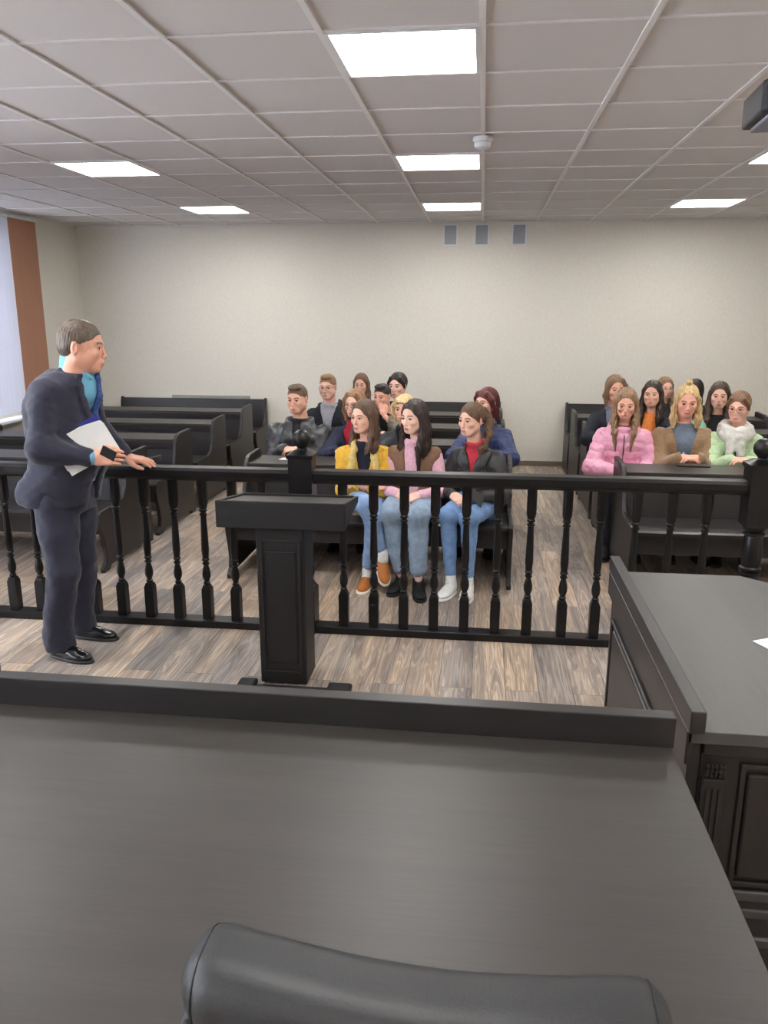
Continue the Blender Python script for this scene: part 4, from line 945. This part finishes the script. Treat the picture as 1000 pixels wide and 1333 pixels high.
# right block
GR = 'people seated in the right block of pews'
seated('girl with long light brown hair in a shiny pink quilted jacket', 1.13, 6.47, 1.245, yaw=-6, hyaw=-4, hpitch=14, skin=(222, 168, 146), hairc=(146, 116, 88), style='longfront', lean=.07, browc=(120, 92, 70),
       top=dict(rgb=(120, 80, 90)), coat=dict(rgb=(232, 164, 190), f=.030, z0=None, quilt=.07, qamp=.008, rough=.42, spec=.5, hood=True, puff=True), arms='lap', pants=(34, 36, 46), group=GR)
seated('young woman with blonde hair in a topknot wearing a brown woolly coat', 1.575, 6.47, 1.28, yaw=-2, hyaw=-6, hpitch=14, skin=(224, 166, 146), hairc=(210, 178, 128), style='halfup', lean=.08, browc=(160, 124, 88), lip=(190, 92, 92), fat=.01,
       top=dict(rgb=(112, 124, 140)), coat=dict(rgb=(146, 118, 90), f=.022, z0=.10, slope=.17, gap=.02, lapel=True, rough=.98, bscale=150, sheen=.3, var=.2, hem=-.02), arms='deskcross', pants=(34, 36, 46), group=GR, extra=[('print', printed)])
seated('young woman in glasses with a chunky grey scarf over a pale green jacket', 1.955, 6.42, 1.235, yaw=-8, hyaw=-22, hpitch=10, skin=(220, 172, 152), hairc=(122, 90, 66), style='tied', glasses=True, lean=.08, lip=(186, 96, 92), browc=(90, 66, 50),
       top=dict(rgb=(60, 60, 66)), coat=dict(rgb=(186, 210, 168), f=.022, z0=None, quilt=.075, qamp=.008, rough=.6, puff=True, hood=True), arms='deskcross', pants=(34, 36, 46), group=GR, extra=[scarf((206, 203, 196), True, .040, loop=1.12)])
seated('girl with shoulder length brown hair in a dark jacket behind the pink jacket', 1.20, 7.47, 1.27, yaw=-4, hyaw=12, hpitch=6, skin=(214, 162, 140), hairc=(136, 106, 80), style='bobside', lean=.06,
       top=dict(rgb=(120, 130, 150), collar=True), coat=dict(rgb=(38, 40, 50), f=.018, z0=.2, slope=.2, gap=.01), arms='desk', pants=(36, 38, 46), group=GR, low=True)
seated('dark-haired girl in a bright orange top and dark jacket', 1.50, 7.36, 1.235, yaw=-4, hyaw=-16, hpitch=4, skin=(214, 166, 144), hairc=(58, 44, 38), style='long', lean=.06, browc=(40, 30, 26),
       top=dict(rgb=(232, 138, 70)), coat=dict(rgb=(36, 38, 52), f=.014, z0=.0, slope=.05, gap=.06), arms='desk', pants=(36, 38, 46), group=GR, low=True)
seated('person with light brown hair half hidden behind the orange top', 1.84, 8.45, 1.185, yaw=0, hyaw=10, hpitch=4, skin=(216, 170, 150), hairc=(140, 108, 82), style='longthin', lean=.06,
       top=dict(rgb=(60, 60, 66)), coat=dict(rgb=(50, 52, 60), f=.016), arms='desk', pants=(36, 38, 46), group=GR, low=True)
seated('person with dark hair turned away between the blonde topknot and mint jacket', 2.14, 8.45, 1.17, yaw=0, hyaw=140, hpitch=2, skin=(216, 170, 150), hairc=(46, 36, 34), style='back', lean=.06,
       top=dict(rgb=(40, 40, 46)), coat=dict(rgb=(40, 40, 48), f=.016), arms='desk', pants=(36, 38, 46), group=GR, low=True)
seated('dark-haired girl in a mint jacket sitting behind the grey scarf', 2.05, 7.30, 1.235, yaw=-4, hyaw=-12, hpitch=6, skin=(214, 168, 148), hairc=(74, 56, 46), style='long', lean=.06,
       top=dict(rgb=(30, 30, 34)), coat=dict(rgb=(130, 186, 164), f=.018, z0=.2, slope=.3, gap=.01), arms='desk', pants=(36, 38, 46), group=GR, low=True)

# ------------------------------------------------------------ the standing man
MX, MY = -2.14, 3.88
def wl_(X, Y, Z): return np.array([Y-MY, -(X-MX), Z])     # world -> man's frame (root yaw +90)
man = empty('person', (MX, MY, 0), R(90), 'man in a dark navy suit standing at the railing with papers under his arm', 'person')
B = Body(); B.head = wl_(-1.985, 3.85, 1.648); B.hyaw = R(14); B.hpitch = R(6); B.hroll = 0
sh = {-1: wl_(-2.115, 3.70, 1.43), 1: wl_(-2.10, 4.06, 1.43)}
el = {-1: wl_(-2.12, 3.605, 1.165), 1: wl_(-2.13, 4.20, 1.20)}
wr = {-1: wl_(-1.90, 3.69, 1.115), 1: wl_(-1.985, 4.235, 1.02)}
hip = {-1: wl_(-2.17, 3.785, .90), 1: wl_(-2.17, 3.975, .90)}
kn = {-1: wl_(-2.15, 3.75, .50), 1: wl_(-2.175, 4.00, .50)}
an = {-1: wl_(-2.215, 3.765, .098), 1: wl_(-2.225, 4.04, .098)}
def mst(infl=0): return [(z, 0, -(c-MX), w_+infl, d_+infl) for z, c, w_, d_ in ((.84, -2.18, .185, .150), (.95, -2.165, .19, .155), (1.05, -2.125, .195, .170), (1.15, -2.115, .195, .172), (1.28, -2.13, .20, .160), (1.38, -2.13, .205, .140), (1.44, -2.11, .185, .118), (1.49, -2.085, .14, .10), (1.525, -2.045, .098, .094), (1.56, -2.03, .074, .076))]
S = SDF(.009); S.torso(mst(), -.02, .02)
for q in (-1, 1):
    S.chain([sh[q], el[q], wr[q]], [.05, .042, .031], .03); S.chain([hip[q], kn[q], an[q]], [.085, .06, .04], .03)
BV, BQ = S.mesh(); HV, HQ, HM = head_parts(man, B, (206, 152, 130), (98, 84, 72), 'short', True, (70, 60, 50), (176, 110, 100), 1.09, False)
V_ = [HV, BV]; Q_ = [HQ, BQ+len(HV)]; M_ = [HM, np.zeros((len(BV), 3))]; n = len(HV)+len(BV)
# world direction -> local: (dX,dY,dZ) -> (dY,-dX,dZ)
ld = lambda dx, dy, dz: np.array([dy, -dx, dz], float)
hands = {-1: (ld(1, .12, .02), ld(.0, -1, .3), .85, .1, .6), 1: (ld(1, .05, -.16), ld(.15, -.12, 1), .22, .9, .1)}
for q in (-1, 1):
    d, bk, cu, sp_, ti = hands[q]; hv, hq = place_hand(q, wr[q]+d*.01, d, bk, cu, sp_, ti, 1.05); V_.append(hv); Q_.append(hq+n); M_.append(np.zeros((len(hv), 3))); n += len(hv)
mkobj('body', np.concatenate(V_), np.concatenate(Q_), skinmat((206, 152, 130), (80, 64, 54), (176, 110, 100)), man, True, attr=np.concatenate(M_))
# shirt with cuffs
S = SDF(.007); S.torso(mst(), .0, .02, zlo=.95, zhi=1.53); nk = wl_(-2.022, 3.866, 1.528)
S.cone(nk+[0, .02, -.03], nk+[0, .006, .050], .086, .080, .015); S.cone(nk+[0, -.002, -.01], nk+[0, -.002, -.10], .076, .082, .02); S.ell(nk+[0, -.014, .106], (.076, .082, .062), .006, 's')
for q in (-1, 1):
    S.chain([el[q]*.35+wr[q]*.65, wr[q]-(wr[q]-el[q])*.02], [.040, .037], .01)
    S.chain([nk+[q*.05, -.045, .0], nk+[q*.035, -.085, -.035]], [.016, .008], .008)
a_, b_ = S.mesh(); a_ = folds(a_, b_, .0015, 40, 3); SHIRTM = cloth('light_blue_shirt', (112, 172, 202), .7, .06, 60, .15); mkobj('shirt', a_, b_, SHIRTM, man, True)
# tie
S = SDF(.004); st = np.array(mst())
def fy(z, x=0): return np.interp(z, st[:, 0], st[:, 2]-st[:, 4])
S.ell((0, nk[1]-.090, 1.497), (.018, .014, .018), .006)
S.chain([(0, min(fy(z)-.012, nk[1]-.094 if z > 1.39 else 9), z) for z in (1.485, 1.40, 1.32, 1.22, 1.12)], [.010, .014, .017, .019, .020], .01)
a_, b_ = S.mesh(); mkobj('tie', a_, b_, cloth('blue_tie', (62, 84, 140), .55, .35, 90, .2), man, True)
# jacket
S = SDF(.0075); S.torso(mst(), .020, .03, zlo=.845, zhi=1.525)
for q in (-1, 1): S.chain([sh[q], el[q], el[q]*.13+wr[q]*.87], [.072, .062, .050], .045)
S.ell(sh[-1]*.5+sh[1]*.5+[0, .055, -.03], (.17, .09, .13), .05)
S.chain([wl_(-2.255, 3.78, .90), wl_(-2.255, 3.98, .90)], [.105, .105], .05)
S.custom(lambda X, Y, Z: (Z-.848-.05*np.clip((Y+.0)*-1, -.2, .2)*-.3)+0*X+0*Y, (-.5, -.5, .5), (.5, .5, .87), .004)
for q in (-1, 1): S.chain([nk+[0, .085, .005], nk+[q*.06, .06, .0], nk+[q*.085, -.0, -.03]], [.016, .017, .016], .015)
S.ell(nk+[0, -.010, .055], (.096, .100, .074), .008, 's')
z0 = 1.06; stA = mst()
v_cut(S, stA, z0, 1.6, .16, .006, 0)
S.custom(lambda X, Y, Z: np.maximum(np.maximum(np.abs(X)-.004-(z0-Z)*.25, Y+.06), Z-z0), (-.2, -.5, .8), (.2, 0, z0), .006)
for q in (-1, 1):
    for t_ in np.linspace(0, 1, 14):
        z_ = z0+.01+(1.48-z0)*t_; xx = .16*(z_-z0)+.006; w_ = np.interp(z_, st[:, 0], st[:, 3])+.02; d_ = np.interp(z_, st[:, 0], st[:, 4])+.02; cy = np.interp(z_, st[:, 0], st[:, 2])
        xo = xx+.016+.012*t_; yy = cy-d_*(max(0, 1-(xo/w_)**2.3))**(1/2.3); S.ell((q*xo, yy-.002, z_), (.012+.020*math.sin(t_*2.6), .008, .03), .005)
a_, b_ = S.mesh(); a_ = folds(a_, b_, .0055, 30, 11); a_ = folds(a_, b_, .0026, 75, 21)
NAVY = cloth('navy_suit', (46, 47, 62), .8, .1, 220, .25, .0015, sheen=.15); mkobj('jacket', a_, b_, NAVY, man, True)
# trousers
S = SDF(.008); S.torso([(.80, 0, .03, .17, .125), (.88, 0, .03, .18, .14), (1.0, 0, .02, .18, .14)], 0, .03)
for q in (-1, 1): S.chain([hip[q], kn[q]*.5+hip[q]*.5, kn[q], an[q]+[0, .01, .03], an[q]+[0, 0, -.045]], [.112, .102, .082, .074, .078], .02)
for q in (-1, 1): S.custom(lambda X, Y, Z: (Z-.055-.25*np.clip(Y-.02, -.1, .1)*-1*.3)+0*X, (-.5, -.5, -.2), (.5, .5, .06), .004)
a_, b_ = S.mesh(); a_ = folds(a_, b_, .0045, 22, 4); a_ = folds(a_, b_, .0022, 70, 24); mkobj('trousers', a_, b_, NAVY, man, True)
(uv, uq), (sv, sq) = shoe_mesh('dress')
for q, fyaw in ((-1, -16), (1, -6)):
    Mx = rotz(R(fyaw))*np.array([1, 1, 1]); off = an[q]+[0, 0, -.013]
    k_ = np.array([1.05, 1.18, 1.0]); o = mkobj('shoe', (uv*k_)@Mx.T+off, uq, cloth('black_dress_shoe', (20, 20, 21), .22, .1, 40, .05, spec=.6), man, True)
    mkobj('sole', (sv*k_)@Mx.T+off, sq, BLKP, o, True)
# papers and folder
def slab(c, ux, uy, nx, w_, h_, t_, bend=0, n=10, fan=0):
    c = np.array(c, float); ux, uy, nx = [np.array(v, float)/np.linalg.norm(v) for v in (ux, uy, nx)]; m = MB(); rings = []
    for i in range(n+1):
        a = (i/n-.5)*w_; off = bend*max(0, i/n-.45)**2
        rings.append([tuple(c+ux*a+uy*(b_*h_/2)-uy*off*.6+nx*(k*t_/2)+nx*off*(.5+.0*b_)) for b_, k in ((-1, -1), (1, -1), (1, 1), (-1, 1))])
    m.loft(rings); return m
u_ = np.array([.22, .10, .125]); u_ /= np.linalg.norm(u_); nrm = np.array([.42, -.88, .15]); nrm -= u_*(nrm@u_); nrm /= np.linalg.norm(nrm); v2 = np.cross(nrm, u_); v2 *= np.sign(v2[2])
pc = np.array([-1.955, 3.715, 1.178])
ps = empty('paper_stack', tuple(pc), 0, 'thick bundle of white papers held under the standing man\'s arm', 'papers')
for k in range(6):
    mbk = slab((nrm*(-.004*k+.006)+u_*.004*(k % 3)-v2*(.010*(k % 4))), u_, v2, nrm, .265-.006*(k % 2), .160+.006*(k % 3), .0036, .10+.012*k)
    o = mbk.build('sheets', PAPER, ps); o.data.polygons.foreach_set('use_smooth', [False]*len(o.data.polygons))
fd = slab(pc-nrm*.020+v2*.014-u_*.005, u_, v2, nrm, .275, .168, .008, .02); world_thing('folder', fd, BLUEF, 'blue plastic folder behind the white papers under the man\'s arm', 'folder', .002)
ph = slab(np.array([-1.80, 3.66, 1.145]), (1, .1, -.55), (.5, 0, 1), (.1, -1, 0), .075, .05, .012); t = world_thing('phone', ph, BLKP, 'small black phone gripped in the standing man\'s right hand', 'phone', .003)
ph = slab(np.array([-1.875, 4.31, .99]), (1, .15, .25), (0, .3, 1), (0, 1, -.2), .14, .03, .012); world_thing('phone_case', ph, BLKP, 'black object under the man\'s hand on the railing', 'object', .003)
# small things on the pews
world_thing('paper_sheet', MB().prism_z([(-1.50, 5.80), (-1.30, 5.78), (-1.29, 5.86), (-1.49, 5.88)], .733, .736), PAPER, 'white paper on the pew shelf before the black hooded jacket', 'paper')
world_thing('tablet', MB().prism_z([(1.43, 5.90), (1.66, 5.88), (1.66, 5.98), (1.44, 5.99)], .733, .742), BLKP, 'black phone lying on the shelf before the brown woolly coat', 'phone', .002)
ph = slab((-.02, 5.10, .655), (.7, 0, -.6), (.3, .5, .9), (.4, -1, .3), .14, .07, .009); world_thing('phone', ph, BLKP, 'black phone in the hands of the leather jacket girl', 'phone', .002)

# ------------------------------------------------------------ office armchair in the foreground
ac = empty('office_chair', (-.05, .76, 0), R(-1.5), 'black leather office armchair in the foreground with its back to us', 'chair')
def surf(fn, nu, nv):
    V_ = [fn(i/nu, j/nv) for i in range(nu+1) for j in range(nv)]; F_ = []
    for i in range(nu):
        for j in range(nv): a = i*nv+j; b_ = i*nv+(j+1) % nv; F_.append((a, b_, b_+nv, a+nv))
    F_.append(tuple(range(nv-1, -1, -1))); F_.append(tuple(nu*nv+j for j in range(nv))); return V_, F_
S = SDF(.008)
def slabcurve(zt, zb, hw, hd, yc, ct=-.010, cb=0.):
    def fn(X, Y, Z):
        edge = .035*(np.abs(X)/hw)**3; cy = yc+.10*(X/hw)**2*-1*-.35
        top = zt+ct*(np.abs(X)/hw)**2-.006*(X/hw)-.006*np.cos(X/hw*3.0); zbb = zb+cb*(X/hw)**2
        qx = np.abs(X)-(hw-.05); qz = np.maximum(Z-(top-.055), (zbb+.05)-Z); qy = np.abs(Y-cy)-(hd-.045)
        return np.sqrt(np.maximum(qx, 0)**2+np.maximum(qz, 0)**2+np.maximum(qy, 0)**2)-.05+np.minimum(np.maximum(np.maximum(qx, qz), qy), 0)
    return fn
S = SDF(.008); S.p.append((slabcurve(1.066, .925, .295, .06, .0, -.010, .042), np.array([-.31, -.10, .90]), np.array([.31, .12, 1.09]), .01, 'u')); a_, b_ = S.mesh(); mkobj('headrest', folds(a_, b_, .0004, 22, 2), b_, LEATH, ac, True)
S = SDF(.010); S.p.append((slabcurve(.932, .50, .305, .062, -.002, .045), np.array([-.33, -.10, .48]), np.array([.33, .12, .99]), .01, 'u')); a_, b_ = S.mesh(); mkobj('backrest', folds(a_, b_, .002, 18, 4), b_, LEATH, ac, True)
def py_(x): return .035*(x/.295)**2-.015-math.sqrt(max(.0004, .05**2-max(0, abs(x)-.245)**2))+.006
pts = [(x, py_(x), .927+.043*(x/.295)**2) for x in np.linspace(-.287, .287, 30)]
MB().tube(pts, .004, 8).build('piping', SEAM, ac, smooth=True)
for s in (-1, 1):
    tz = 1.066-.0083-.005*s+.004-.055; pts = [(s*.268, .029-.0600, .955)]+[(s*.268, .029-(.015+.0450*math.cos(a)) if a < math.pi/2 else .029+.015-.045*math.cos(a), tz+.0450*math.sin(a)) for a in np.linspace(0, 2.6, 16)]
    MB().tube(pts, .0022, 6).build('seam', SEAM, ac, smooth=True)
S = SDF(.012); S.box((0, .26, .47), (.26, .26, .05), .045); a_, b_ = S.mesh(); mkobj('seat', a_, b_, LEATH, ac, True)
for s in (-1, 1):
    S = SDF(.008); S.chain([(s*.30, .03, .62), (s*.30, .10, .67), (s*.30, .38, .67), (s*.29, .44, .60), (s*.27, .40, .46)], [.022, .026, .028, .022, .02], .02); a_, b_ = S.mesh(); mkobj('armrest', a_, b_, BLKP, ac, True)
MB().lathe([(.03, .09), (.03, .42), (.06, .425), (.06, .44)], (0, .24)).build('gas_column', BLKP, ac)
for k in range(5):
    a = 2*math.pi*k/5; c_, s_ = math.cos(a), math.sin(a)
    l_ = MB().tube([(0, .24, .11), (.15*c_, .24+.15*s_, .10), (.30*c_, .24+.30*s_, .075)], [.03, .025, .018], 10).build('base_arm', BLKP, ac, smooth=True)
    MB().prism_x([(.24+.30*s_+.028*math.cos(b2), .028+.028*math.sin(b2)) for b2 in np.linspace(0, 2*math.pi, 17)[:-1]], .30*c_-.022, .30*c_+.022).build('castor', BLKP, l_)
